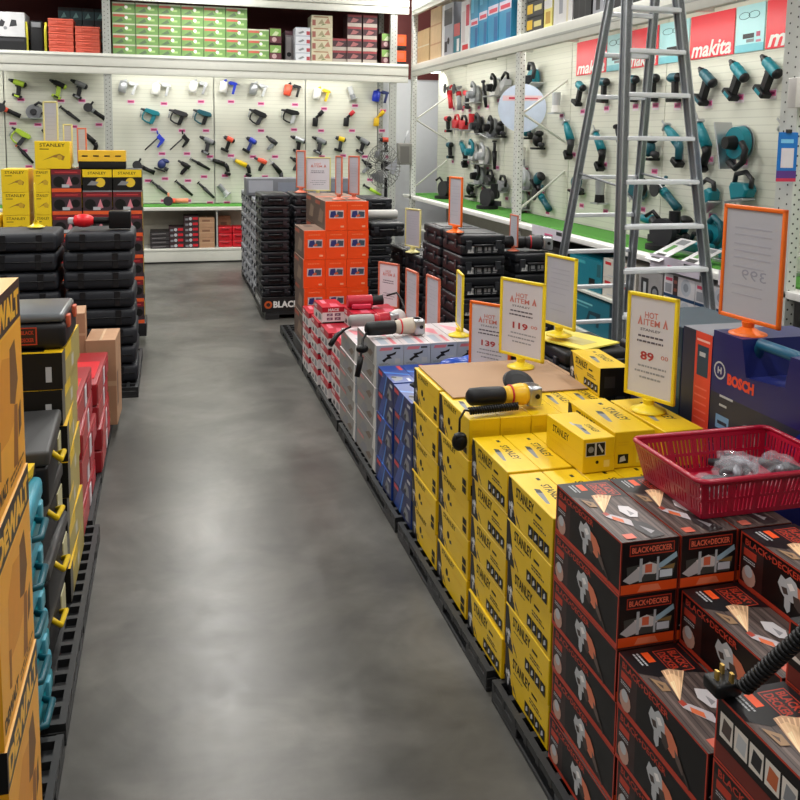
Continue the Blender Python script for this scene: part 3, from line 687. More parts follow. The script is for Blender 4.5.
# black tool bags / boxes with yellow handles
def mk_tbox():
    t = empty('tool_chest')
    MB().box((-.19,-.19,0), (.19,.19,.12), SOFTBLK, .014).build('chest_body', t)
    MB().box((-.195,-.195,.121), (.195,.195,.165), M((60,60,60), .5), .010).build('chest_lid', t)
    mb = MB(); mb.tube([(.185,-.07,.12),(.212,-.06,.09),(.212,.05,.075),(.185,.07,.06)], .008, YEL); mb.build('handle', t)
    MB().box((.187,.09,.02), (.193,.175,.10), M((196,190,150), .5)).build('label', t)
    return t
for r in range(4):
    put('tbox', mk_tbox, (-.535+.01*(r%2), 2.63+random.uniform(-.01,.01), PT+r*.167), (0,0,random.uniform(-.04,.04)), 'black tool chest with yellow handle %s, beyond teal cases' % ORD[3-r], 'tool chest', 'black tool chests')
put('sfl', mk_sa(.16, .03, 0, .22), (-.475, 2.34, PT+5*.124+.001), (0,0,R(-8)), 'thin yellow pack lying on the teal tool cases', 'box')
# yellow and black kit boxes with open yellow lids
def mk_kit():
    P = [('r', 'F', (0,0,1,1), INK), ('r', 'F', (.86,.2,.91,.62), LGREY), ('r', 'R', (0,0,1,1), M((176,160,92), .5)), ('r', 'R', (0,.62,.5,1), YEL), ('r', 'R', (.0,.0,.16,1), M((92,90,84), .5)), ('r', 'R', (.5,.15,.62,.5), M((200,196,180), .5))]
    P += [('r', 'T', (0,0,1,1), YELD), ('r', 'T', (.55,.52,.95,.84), INK), ('c', 'T', (.75,.7,.02), LGREY)]
    P += lines('F', .08, .66, .4, .8, 2, GREY, 3)
    return carton(.36, .42, .118, M((196,176,70), .45), P).build('kit_box')
for r in range(7):
    put('kit', mk_kit, (-.325-.18-.003*(r%3), 2.85+.21+random.uniform(-.008,.008), PT+r*.1205), (0,0,random.uniform(-.03,.03)), 'black fronted yellow kit box %s, under the black cases' % ORD[6-r], 'box', 'yellow and black kit boxes')
def mk_bdc():
    t = empty('power_tool_case')
    MB().box((-.17,-.15,0), (.17,.15,.085), SOFTBLK, .02).build('case_body', t)
    MB().box((-.165,-.145,.086), (.165,.145,.115), M((96,100,104), .3), .014).build('clear_lid', t)
    mb = MB(); mb.box((.03,-.1515,.018), (.085,-.150,.075), OBD).box((.034,-.1519,.022), (.081,-.1514,.071), M((40,22,22), .4)); mb.text('BLACK', (.038,-.1522,.052), (.038,0,0), (0,0,.013), OBD, .03); mb.text('DECKER', (.038,-.1522,.028), (.038,0,0), (0,0,.013), OBD, .03)
    mb.box((.0,-.1515,.04), (.02,-.150,.07), LGREY); mb.poly([(-.07,-.1515,.03),(-.03,-.1515,.025),(-.02,-.1515,.06),(-.05,-.1515,.065)], M((150,90,70), .5)); mb.build('label', t)
    for s in (-1, 1): MB().box((.165,s*.08-.02,.06), (.178,s*.08+.02,.1), M((200,90,60), .5), .003).build('latch', t)
    return t
zk = PT+7*.1205
for r in range(1):
    put('bdc', mk_bdc, (-.49+.01*r, 3.04, zk+r*.117), (0,0,R(-1+r)), 'black case with orange logo plate and clear lid on the kit boxes', 'tool case')
# red clamshell packs, pink board, brown cartons
def mk_redbox():
    t = empty('red_tool_pack')
    MB().box((-.15,-.30,0), (.15,.30,.10), M((150,24,34), .35, 0, .1), .006).build('pack_body', t)
    mb = MB(); mb.box((-.12,-.2,.1005), (.13,.1,.103), M((206,36,46), .35))
    for k in range(5): mb.box((.0+.022*k,-.12+.01*k,.1032), (.008+.022*k,-.06+.01*k,.1045), RW)
    mb.build('top_print', t)
    mb = MB(); mb.box((.1505,-.28,.01), (.153,-.05,.09), M((176,60,60), .4)).box((.1505,.0,.01), (.153,.06,.09), M((222,214,220), .4)).box((.1505,.1,.02), (.153,.26,.085), CRIM); mb.build('side_print', t)
    return t
for r in range(5):
    put('rbx', mk_redbox, (-.33-.15+random.uniform(-.01,.01), 3.60, PT+r*.105), (0,0,random.uniform(-.02,.02)), 'red tool pack %s, near pile left of the aisle' % ORD[4-r], 'box', 'red tool packs')
for r in range(4):
    put('rbx', None, (-.31-.15+random.uniform(-.01,.01), 4.28, PT+r*.105), (0,0,random.uniform(-.02,.02)), 'red tool pack %s, pile beside the brown cartons' % ORD[3-r], 'box', 'red tool packs')
tag(MB().box((-.345,3.20,.18), (-.335,3.28,.66), M((238,196,204), .5)).box((-.3349,3.21,.3), (-.3345,3.27,.5), M((226,160,170), .5)).build('pink_card'), 'pink card standing upright before the red tool packs', 'card')
BROWN = M((176,136,104), .7, 0, .08)
def mk_brown(w, l, h):
    return lambda: carton(w, l, h, BROWN, [('r', 'F', (.0,.46,1,.52), M((196,164,130), .5)), ('r', 'T', (0,.46,1,.54), M((196,164,130), .5)), ('r', 'R', (.1,.2,.4,.6), M((120,84,62), .6)), ('r', 'F', (.2,.6,.7,.8), M((130,92,68), .6))]).build('brown_carton')
put('br1', mk_brown(.20, .22, .22), (-.53, 4.78, PT+.382), (0,0,R(3)), 'upright brown carton standing among the red packs', 'carton', 'brown cartons by the left aisle')
put('br2', mk_brown(.26, .30, .38), (-.56, 4.80, PT), (0,0,0), 'brown carton beneath the upright brown carton', 'carton', 'brown cartons by the left aisle')
put('br3', mk_brown(.15, .28, .46), (-.345, 4.79, PT), (0,0,R(-2)), 'tall brown carton nearest the aisle beside the soft cases', 'carton', 'brown cartons by the left aisle')
# soft black case stacks
WS, LS, HS = .40, .44, .112
def mk_soft():
    t = empty('soft_tool_case'); FAB = M((22,25,33), .62, 0, .18, 60)
    MB().box((-WS/2,-LS/2,0), (WS/2,LS/2,HS-.003), FAB, .026).build('case_body', t)
    mb = MB(); mb.tube([(-WS/2+.02,-LS/2-.001,HS*.5),(WS/2-.02,-LS/2-.001,HS*.5)], .0035, BLACK); mb.build('zip', t)
    for s in (-1, 1): MB().box((s*.10-.017,-LS/2-.003,.008), (s*.10+.017,-LS/2+.02,HS-.01), SOFTBLK, .002).build('strap', t)
    return t
for c, (x, n, wh) in enumerate(((-.205-WS/2, 8, 'right soft stack'), (-.64-WS/2, 8, 'left soft stack'))):
    for r in range(n):
        put('soft', mk_soft, (x+random.uniform(-.006,.012), 5.45+LS/2, PT+.002+r*(HS+.006)), (0,0,random.uniform(-.02,.02)), 'black soft tool case %s, %s left of the aisle' % (ORD[n-1-r], wh), 'tool case', 'black soft tool cases')
put(('pallet', 1.1, 1.0), pallet(1.1, 1.0), (-.74, 5.84, 0.0), (0,0,0), 'black plastic pallet under the soft tool cases', 'pallet')
# ------------------------------------------------------------ goods on the top shelf of the back wall
def flat(name, w, l, h, base, prints, bev=.0016): return lambda: carton(w, l, h, base, prints, bev).build(name)
ZB = 2.541; YB = 11.02
GRN = M((112,150,84), .5, 0, .1)
mk_green = flat('green_box', .262, .40, .122, GRN, [('r','F',(0,0,1,1),GRN),('r','F',(0,.86,1,1),M((196,200,176),.5)),('r','F',(.04,.62,.55,.84),M((190,92,76),.5)),('r','F',(.6,.3,.85,.5),M((160,190,120),.5)),('p','F',[(.1,.1),(.4,.5),(.5,.2),(.3,.08)],M((90,110,80),.5)),('c','F',(.62,.55,.02),WHITE),('r','F',(0,0,.02,1),M((86,110,70),.5))])
for c in range(7):
    n = 5 if c < 6 else 3
    for r in range(n):
        put('green', mk_green, (-.60+.133+c*.2665, YB+.2, ZB+r*.1235), (0,0,0), 'green box, %s column from the left post, %s' % (ORDL[c], ORD[n-1-r]), 'box', 'green boxes on the back top shelf')
mk_gr = flat('sander_box', .15, .3, .19, M((70,30,34), .5), [('r','F',(.05,.48,.95,.95),M((120,160,80),.5)),('r','F',(.05,.08,.95,.42),M((92,44,52),.5)),('p','F',[(.2,.5),(.5,.8),(.8,.7),(.6,.5)],M((190,200,160),.5)),('c','F',(.4,.25,.03),M((180,150,150),.5))])
def xb(px): return at(px, 45, y=YB).x
for i in range(2): put('gr', mk_gr, (xb(275.5), YB+.15, ZB+i*.205), (0,0,0), 'small green and maroon box right of the green boxes, %s one' % ('lower' if i == 0 else 'upper'), 'box')
put('gwb', flat('pump_box', .24, .3, .40, M((150,144,146), .5), [('r','F',(.0,.86,1,1),M((120,80,90),.5)),('r','F',(.05,.1,.3,.8),M((196,190,190),.5)),('c','F',(.2,.25,.03),DARK),('r','F',(.4,.5,.9,.84),M((130,140,160),.5))]), (xb(300)-.03, YB+.42, ZB), (0,0,0), 'tall pale grey box behind the small white boxes', 'box')
mk_wsm = flat('white_box', .185, .25, .103, M((206,208,214), .5), [('r','F',(.74,.1,.98,.55),M((170,60,70),.5)),('p','F',[(.15,.3),(.5,.6),(.6,.4),(.3,.2)],GREY),('r','F',(0,.9,1,1),M((170,176,190),.5))])
for i in range(4): put('wsm', mk_wsm, (xb(303), YB+.125, ZB+i*.105), (0,0,0), 'small white box with red corner on the top shelf, %s' % ORD[3-i], 'box', 'small white boxes on the back top shelf')
CRM = M((196,188,160), .5, 0, .12)
mk_crm = flat('patterned_box', .27, .3, .143, CRM, [('r','F',(.04,.1,.2,.6),M((150,90,80),.5)),('p','F',[(.3,.2),(.5,.7),(.6,.3)],M((150,140,110),.5)),('p','F',[(.6,.3),(.8,.8),(.9,.3)],M((170,120,100),.5)),('r','F',(.1,.8,.8,.9),M((150,110,80),.5)),('p','F',[(.45,.1),(.7,.2),(.55,.3)],M((120,130,90),.5))])
for i in range(4): put('crm', mk_crm, (xb(322), YB+.15, ZB+i*.145), (0,0,0), 'cream patterned box on the top shelf, %s' % ORD[3-i], 'box', 'cream patterned boxes')
mk_drk = flat('drill_box', .185, .3, .150, M((70,46,48), .5), [('r','F',(0,.0,1,.3),M((170,160,150),.5)),('r','F',(.05,.35,.95,.8),M((60,32,40),.5)),('p','F',[(.2,.35),(.4,.75),(.8,.6),(.6,.4)],M((150,90,90),.5)),('r','F',(0,.82,1,1),M((140,50,56),.5))])
for c, px in enumerate((340, 354.5, 370)):
    for i in range(2 if c == 0 else 4): put('drk', mk_drk, (xb(px), YB+.15+(.02 if c == 0 else 0), ZB+i*.152), (0,0,0), 'dark red drill box, %s of three columns, %s' % (ORDL[c], ORD[(1 if c == 0 else 3)-i]), 'box', 'dark red drill boxes on the top shelf')
for i in range(2): put('gr', None, (xb(387), YB+.15, ZB+i*.205), (0,0,0), 'green and maroon box beside the orange ones, %s one' % ('lower' if i == 0 else 'upper'), 'box')
mk_orb = flat('orange_box', .14, .3, .185, M((60,30,28), .5), [('r','F',(.0,.2,1,.95),ORG),('r','F',(.2,.4,.8,.8),M((220,90,60),.5)),('r','F',(.0,.0,1,.16),INK)])
for i in range(2): put('orb', mk_orb, (xb(401), YB+.15, ZB+i*.205), (0,0,0), 'orange and black box at the right end, %s one' % ('lower' if i == 0 else 'upper'), 'box')
# left bay of the top shelf
put('wpic', flat('bench_tool_box', .42, .4, .28, M((204,204,206), .5), [('p','F',[(.3,.4),(.4,.7),(.5,.6),(.45,.4)],DARK),('p','F',[(.6,.4),(.66,.7),(.78,.68),(.8,.45)],DARK),('r','F',(.0,.12,.2,.24),RED),('c','F',(.5,.35,.02),GREY)]), (xb(6), YB+.2, ZB+.16), (0,0,0), 'white box printed with two tools on the left top shelf', 'box')
put('blk1', flat('black_box', .44, .4, .157, SOFTBLK, [('r','F',(.05,.7,.95,.9),DARK)]), (xb(6), YB+.2, ZB), (0,0,0), 'low black box under the white tool box', 'box')
def mk_stand():
    t = empty('saw_stand')
    MB().box((-.075,-.08,0), (.075,.12,.36), SOFTBLK, .02).box((-.05,-.09,.28), (.05,-.06,.34), GREY, .004).build('stand_body', t)
    for s in (-1, 1):
        mb = MB(); mb.tube([(s*.11,-.09,.34),(s*.10,-.1,.26),(s*.10,-.1,.0)], .014, M((216,206,60), .4)); mb.build('leg', t)
    return t
tag(mk_stand(), 'black folding stand with two yellow legs on the top shelf', 'stand').location = (xb(36.3), YB+.12, ZB)
def mk_crate():
    t = empty('orange_crate'); OC = M((214,92,70), .5)
    MB().box((-.135,-.16,0), (.135,.16,.058), OC, .006).build('crate_body', t)
    mb = MB(); mb.box((-.14,-.165,.059), (.14,.165,.077), M((232,108,84), .5), .004); mb.build('lid', t)
    mb = MB(); mb.tube([(-.05,-.162,.04),(-.04,-.18,.03),(.04,-.18,.03),(.05,-.162,.04)], .006, OC); mb.build('handle', t)
    return t
for c, (px, n) in enumerate(((61, 5), (87.5, 4))):
    for i in range(n): put('ocr', mk_crate, (xb(px), YB+.18, ZB+i*.079), (0,0,0), 'orange plastic organiser crate, %s, %s pile' % (ORD[n-1-i], ('left', 'right')[c]), 'crate', 'orange organiser crates')
mk_dt = flat('black_teal_box', .134, .3, .29, M((34,40,46), .5), [('r','F',(.0,.5,1,.85),M((40,80,88),.5)),('r','F',(.1,.1,.9,.3),M((70,60,64),.5)),('p','F',[(.2,.55),(.7,.6),(.5,.8)],M((120,170,170),.5))])
for c in range(4):
    for i in range(2): put('dtb', mk_dt, (xb(61+c*12.5), YB+.58, ZB+i*.292), (0,0,0), 'dark teal box behind the orange crates, %s from left, %s' % (ORDL[c], ('lower', 'upper')[i]), 'box', 'dark teal boxes behind the orange crates')

# ------------------------------------------------------------ goods under the back counter
ZU = .186; YU = BY+.04
mk_ft = flat('drill_bit_box', .235, .3, .052, M((52,48,50), .5), [('p','F',[(.1,.3),(.8,.45),(.8,.6),(.1,.5)],M((120,116,116),.5)),('r','F',(0,.85,1,1),INK)])
for i in range(4): put('ft', mk_ft, (at(160,240,y=YU).x, YU+.15, ZU+i*.0535), (0,0,0), 'flat dark box under the back counter, %s of the left pile' % ORD[3-i], 'box', 'flat dark boxes')
mk_ft2 = flat('red_black_box', .18, .3, .065, M((54,34,38), .5), [('r','F',(.6,.3,.95,.8),RED),('c','F',(.45,.5,.02),LGREY),('r','F',(.1,.2,.3,.6),GREY)])
for c, (px, n) in enumerate(((176.5, 4), (191.5, 6))):
    for i in range(n): put('ft2', mk_ft2, (at(px,240,y=YU).x, YU+.15, ZU+i*.067), (0,0,0), 'black box with red patch, %s of the %s pile under the counter' % (ORD[n-1-i], ('middle', 'taller')[c]), 'box', 'black boxes with red patches')
for i in range(3): put('bru', mk_brown(.19, .3, .125), (at(206,240,y=YU).x+.012, YU+.15, ZU+i*.127), (0,0,0), 'brown carton under the back counter, %s' % ORD[2-i], 'carton', 'brown cartons under the back counter')
put('brv', mk_brown(.16, .13, .37), (at(221,240,y=YU).x+.06, YU+.325, ZU), (0,0,0), 'brown carton behind the red tool boxes under the counter', 'carton')
def mk_redc():
    t = empty('red_tool_box')
    MB().box((-.085,-.12,0), (.085,.12,.085), M((206,26,40), .35, 0, .08), .012).build('box_body', t)
    mb = MB(); mb.tube([(-.05,-.118,.06),(-.04,-.14,.06),(.04,-.14,.06),(.05,-.118,.06)], .007, M((150,16,28), .4)); mb.build('handle', t)
    return t
for c in range(2):
    for i in range(3): put('redc', mk_redc, (.70+.176*c, YU+.13, ZU+i*.087), (0,0,0), 'bright red tool box under the counter, %s pile, %s' % (('left', 'right')[c], ORD[2-i]), 'tool box', 'bright red tool boxes')

# ------------------------------------------------------------ goods on the right top shelf
ZR = 2.521
def yr(px): return at(px, 30, x=3.16).y
def rbox(key, name, w, py0, py1, h, base, prints, label, cat='box', z=ZR, x0=3.14, group=None):
    y1 = yr(py0)-.006; y0 = yr(py1)+.006
    put(key, flat(name, w, y1-y0, h, base, prints), (x0+w/2, (y0+y1)/2, z), (0,0,0), label, cat, group)
WHB = M((214,212,212), .5); LG = M((150,152,160), .5)
rbox('r1', 'carton', .3, 419, 431, .42, M((186,158,116), .6, 0, .08), [('r','L',(0,.5,1,.54),CRM)], 'tan carton leaning in the corner of the top shelf', 'carton')
rbox('r2', 'carton', .3, 432, 443, .62, M((198,168,130), .6, 0, .08), [('r','L',(0,.3,1,.33),BROWN),('r','L',(0,.66,1,.69),BROWN)], 'tall brown carton beside the corner carton', 'carton')
rbox('r3', 'tool_box', .3, 443.5, 455, .60, LG, [('r','L',(.1,.1,.5,.3),DARK),('r','L',(0,.0,.25,1),WHB),('c','L',(.6,.3,.04),INK),('r','L',(.2,.6,.9,.9),DARK)], 'grey and white box right of the brown carton')
rbox('r4', 'tool_box', .3, 455.5, 462, .34, M((20,110,124), .5), [('r','L',(0,.6,1,1),M((180,80,80),.5)),('r','L',(.5,.1,.9,.5),WHB)], 'narrow teal box with red top on the top shelf')
rbox('r5', 'tool_box', .3, 462.5, 471, .55, WHB, [('r','L',(.6,.5,1,.9),M((190,60,80),.5)),('r','L',(.1,.2,.5,.8),M((200,190,190),.5)),('r','L',(.2,.05,.9,.15),RED)], 'tall white box with red marks between teal boxes')
TB = M((44,130,168), .45, 0, .06)
for k, (a, b) in enumerate(((472, 480), (480.5, 489), (489.5, 500), (500.5, 513))):
    rbox('r6%d' % k, 'tool_box', .3, a, b, (.55,.62,.66,.66)[k], TB, [('r','L',(.0,.45,1,.58),M((206,200,214),.5)),('r','L',(.1,.47,.9,.53),M((200,60,80),.5)),('r','L',(.05,.7,.4,.95),M((90,170,200),.5)),('r','L',(.6,.05,.95,.4),M((30,90,140),.5))], 'blue teal upright box, %s of the four before the post' % ORDL[k], group='blue teal boxes')
for i in range(3): rbox('r7', 'case_box', .3, 528.5, 545, .135, M((50,48,50), .5), [('r','L',(0,.3,.35,.9),YELD),('r','L',(.45,.4,.9,.75),M((210,196,130),.5)),('r','L',(0,0,1,.1),INK)], 'black and yellow case box on the right shelf, %s' % ORD[2-i], z=ZR+i*.137, group='black and yellow case boxes')
rbox('r8', 'tool_box', .3, 545.5, 554, .50, M((226,214,120), .5), [('r','L',(.0,.35,1,.5),WHB),('r','L',(.2,.1,.8,.3),M((190,150,60),.5))], 'pale yellow upright box on the right top shelf')
rbox('r9', 'tool_box', .3, 555, 574, .50, WHB, [('r','L',(.3,.2,.5,.9),LG),('r','L',(.7,0,.8,1),M((210,200,170),.5)),('r','L',(.05,.5,.2,.6),M((200,110,120),.5))], 'white upright box beside the pale yellow box')
rbox('r10', 'tool_case', .3, 575, 593, .45, SOFTBLK, [('r','L',(.3,0,.34,1),DARK),('r','L',(.66,0,.7,1),DARK)], 'black upright case box on the right top shelf')
rbox('r11', 'tool_box', .3, 594, 605, .45, LG, [('r','L',(.3,.1,.7,.6),DARK)], 'grey box at the right end of the top shelf')
rbox('r12', 'tool_box', .3, 606, 640, .45, SOFTBLK, [('r','L',(.1,.1,.3,.6),LG)], 'black box behind the ladder on the top shelf')

# ------------------------------------------------------------ goods below the right counter
def cx(key, name, y0, y1, z, w, h, base, prints, label, cat='box', group=None):
    put(key, flat(name, w, y1-y0, h, base, prints), (RX+.03+w/2, (y0+y1)/2, z), (0,0,0), label, cat, group)
ZM = .4465
TEALB = [('r','L',(.62,.15,.80,.4),INK),('r','L',(.85,.5,.96,.9),M((30,90,100),.5)),('p','L',[(.1,.8),(.14,.9),(.5,.9),(.5,.8)],M((60,160,170),.5))]
cx('m1', 'teal_case', 5.74, 6.28, ZM, .3, .24, M((10,118,136), .4), TEALB, 'teal case on the middle board beside the white boxes', 'tool case')
cx('m0', 'black_box', 6.32, 7.2, ZM, .3, .25, SOFTBLK, [('r','L',(.2,.3,.5,.7),M((150,90,80),.5))], 'dark box on the middle board behind the yellow sign')
for i in range(2):
    for c in range(2):
        cx('m2', 'white_box', 5.26+.235*c, 5.49+.235*c, ZM+i*.142, .3, .14, M((206,200,190), .5), [('r','L',(.12,.68,.5,.84),RED),('r','L',(0,0,.02,1),M((150,130,120),.5)),('r','L',(.3,.1,.9,.16),LGREY)], 'white box with red label by the teal case, %s row, %s' % (('lower', 'upper')[i], ('right', 'left')[c]), group='white boxes with red labels')
cx('m3', 'tool_box', 4.93, 5.22, ZM, .3, .28, M((150,146,146), .5), [('r','L',(.1,.2,.42,.8),DARK),('r','L',(.2,.3,.32,.7),LGREY),('c','L',(.7,.5,.05),DARK),('c','L',(.7,.5,.03),GREY)], 'grey box with round picture behind the ladder rail')
mk = [('r','L',(0,.0,1,.14),M((20,60,100),.5)),('r','L',(.30,.14,.46,1),M((60,40,40),.5)),('c','L',(.72,.6,.055),M((186,190,200),.5)),('c','L',(.72,.6,.028),M((140,144,154),.5)),('r','L',(.05,.72,.28,.86),M((196,60,90),.5)),('r','L',(.04,.2,.26,.6),LG),('r','L',(.33,.3,.43,.45),M((140,80,70),.5)),('r','L',(.33,.65,.43,.8),M((140,80,70),.5))]
for c in range(3):
    for i in range(2): cx('m4', 'jigsaw_box', 3.88+.345*c, 4.22+.345*c, ZM+i*.148, .3, .146, M((212,208,212), .5), mk, 'white box with blue stripe below the counter, %s column, %s' % (('right', 'middle', 'left')[c], ('lower', 'upper')[i]), group='white boxes with blue stripes')
for c, (a, b) in enumerate(((5.54, 6.2), (4.86, 5.50))):
    cx('m5%d' % c, 'machine_box', a, b, .126, .3, .27, M((8,104,124), .4, 0, .05), [('p','L',[(.35,.3),(.42,.6),(.7,.62),(.66,.2),(.6,.2),(.6,.5),(.45,.5),(.42,.3)],M((6,50,64),.5)),('r','L',(.05,.75,.5,.80),M((120,190,196),.5)),('r','L',(.05,.65,.4,.69),M((90,160,170),.5)),('r','L',(.9,0,1,1),M((10,50,64),.5))], 'large teal machine box on the bottom board, %s' % ('left by the yellow sign' if c == 0 else 'behind the ladder rail'))
cx('m6', 'black_box', 2.9, 3.6, ZM, .3, .26, INK, [('r','L',(.3,.3,.5,.6),YELD),('r','L',(.1,.1,.2,.2),YELD)], 'black box with yellow patch right of the post')
# leaflets clipped to the right counter edge
for i, (y, w, c) in enumerate(((4.75, .55, (206,196,210)), (4.12, .34, (216,206,214)), (6.6, .7, (210,204,214)), (3.4, .4, (216,214,220)))):
    t = empty('counter_leaflet'); PA = M(c, .5)
    MB().box((-.002,-w/2,-.045), (.001,w/2,.045), PA).build('paper', t)
    MB().box((-.0035,-w*.1,-.035), (-.0022,w*.12,-.005), M((220,90,140), .5)).box((-.0035,-w*.35,.0), (-.0022,-w*.2,.03), DARK).build('print', t)
    t.location = (RX-.008, y, .812); t.rotation_euler = (0, R(0), 0); tag(t, 'white leaflet on the right counter edge, %s from the back' % ('second', 'third', 'first', 'fourth')[i], 'leaflet')
for i, (y, wd) in enumerate(((4.95, .30), (4.62, .22))):
    t = empty('info_card'); MB().box((-wd/2,-.09,0), (wd/2,.09,.004), M((214,212,214), .5)).build('card', t)
    MB().box((-wd*.42,-.05,.0042), (-wd*.2,.05,.005), INK).box((-wd*.12,-.01,.0042), (wd*.2,.04,.005), M((80,140,60), .5)).box((wd*.25,-.05,.0042), (wd*.45,.05,.005), GREY).build('print', t)
    t.location = (RX+.09, y, .843+.04); t.rotation_euler = (0, R(-25), pi/2*0-pi/2*0+R(0)); tag(t, 'tilted white info card on the right counter, %s one' % ('rear', 'front')[i], 'card')

# ------------------------------------------------------------ posters and notices on the right wall
RP = RB-.004
def poster(y0, y1, kind, label):
    t = empty('poster'); z0, z1 = 2.168, 2.464; L = y1-y0
    RD = M((236,44,62), .4, 0, .02); CY = M((176,226,232), .4, 0, .02)
    MB().box((RP-.003, y0+.008, z0), (RP, y1-.008, z1), RD if kind == 'red' else CY).build('sheet', t)
    mb = MB(); x = RP-.0042
    if kind == 'red':
        mb.text('makita', (x, y1-.03, z0+.008), (0,-(L-.06),0), (0,0,.11), WHITE, .025, .25)
    else:
        mb.box((x, y0+.008, z0), (RP-.0031, y1-.008, z0+.05), M((120,200,214), .4))
        mb.box((x-.0003, y0+L*.35, z0+.085), (x, y0+L*.72, z0+.115), DARK).box((x-.0003, y0+L*.35, z0+.06), (x, y0+L*.6, z0+.08), GREY)
        mb.box((x-.0003, y0+L*.15, z0+.09), (x, y0+L*.28, z0+.12), M((190,90,120), .5)).box((x-.0003, y0+L*.12, z0+.055), (x, y0+L*.28, z0+.07), M((200,130,150), .5))
        for s in (.3, .62): mb.tube([(x, y1-L*(s+.18*cos(a)), z0+.23+.022*sin(a)) for a in [k*pi/6 for k in range(13)]], .0016, DTEAL, 5)
    mb.build('print', t); t.location = (0,0,0); tag(t, label, 'poster')
ws = [at(p, 60, x=RP).y for p in (576.5, 607, 627, 660, 679, 689, 734, 764)]
poster(ws[1], ws[0], 'red', 'red makita poster at the far end behind the ladder'); poster(ws[2], ws[1], 'cyan', 'pale blue poster behind the left ladder rail')
poster(ws[3]+.02, ws[2], 'red', 'red makita poster seen between the ladder rails'); poster(ws[5], ws[3]+.02, 'cyan', 'pale blue poster behind the right ladder rail')
poster(ws[6], ws[5], 'red', 'full red makita poster right of the ladder'); poster(ws[7], ws[6], 'cyan', 'pale blue poster right of the full red poster')
poster(ws[7]-.62, ws[7], 'red', 'red makita poster cut by the right post')
# blue card on the right post
def mk_card():
    t = empty('blue_card'); CBL = M((20,110,190), .35)
    mb = MB(); mb.box((-.055,-.003,-.125), (.055,0,.125), CBL, .002); mb.box((-.055,-.0036,-.125), (.055,-.003,-.07), M((90,50,130), .4)); mb.box((-.055,-.0038,-.125), (.055,-.0036,-.108), M((200,50,80), .4)); mb.build('sheet', t)
    MB().box((-.035,-.0046,-.055), (.035,-.0037,.045), M((214,206,214), .5)).box((-.04,-.0044,.07), (.03,-.0037,.09), M((120,190,230), .4)).build('white_panel', t)
    MB().box((-.015,-.012,.122), (.015,.002,.14), DARK, .002).build('clip', t)
    return t
t = mk_card(); t.location = (3.052, 3.733, at(781,157,y=3.72).z); t.rotation_euler = (0,0,R(-6)); tag(t, 'blue card with white square hanging on the right post', 'card')
t = empty('switch_box'); MB().box((-.05,-.03,-.075), (.03,.03,.075), M((196,192,188), .5), .004).build('box_body', t); MB().box((.031,-.028,-.07), (.06,.028,.07), M((224,222,220), .5), .004).build('cover', t)
t.location = (3.08, 3.70, at(783,93,y=3.73).z); tag(t, 'grey metal switch box high on the right post', 'switch box')

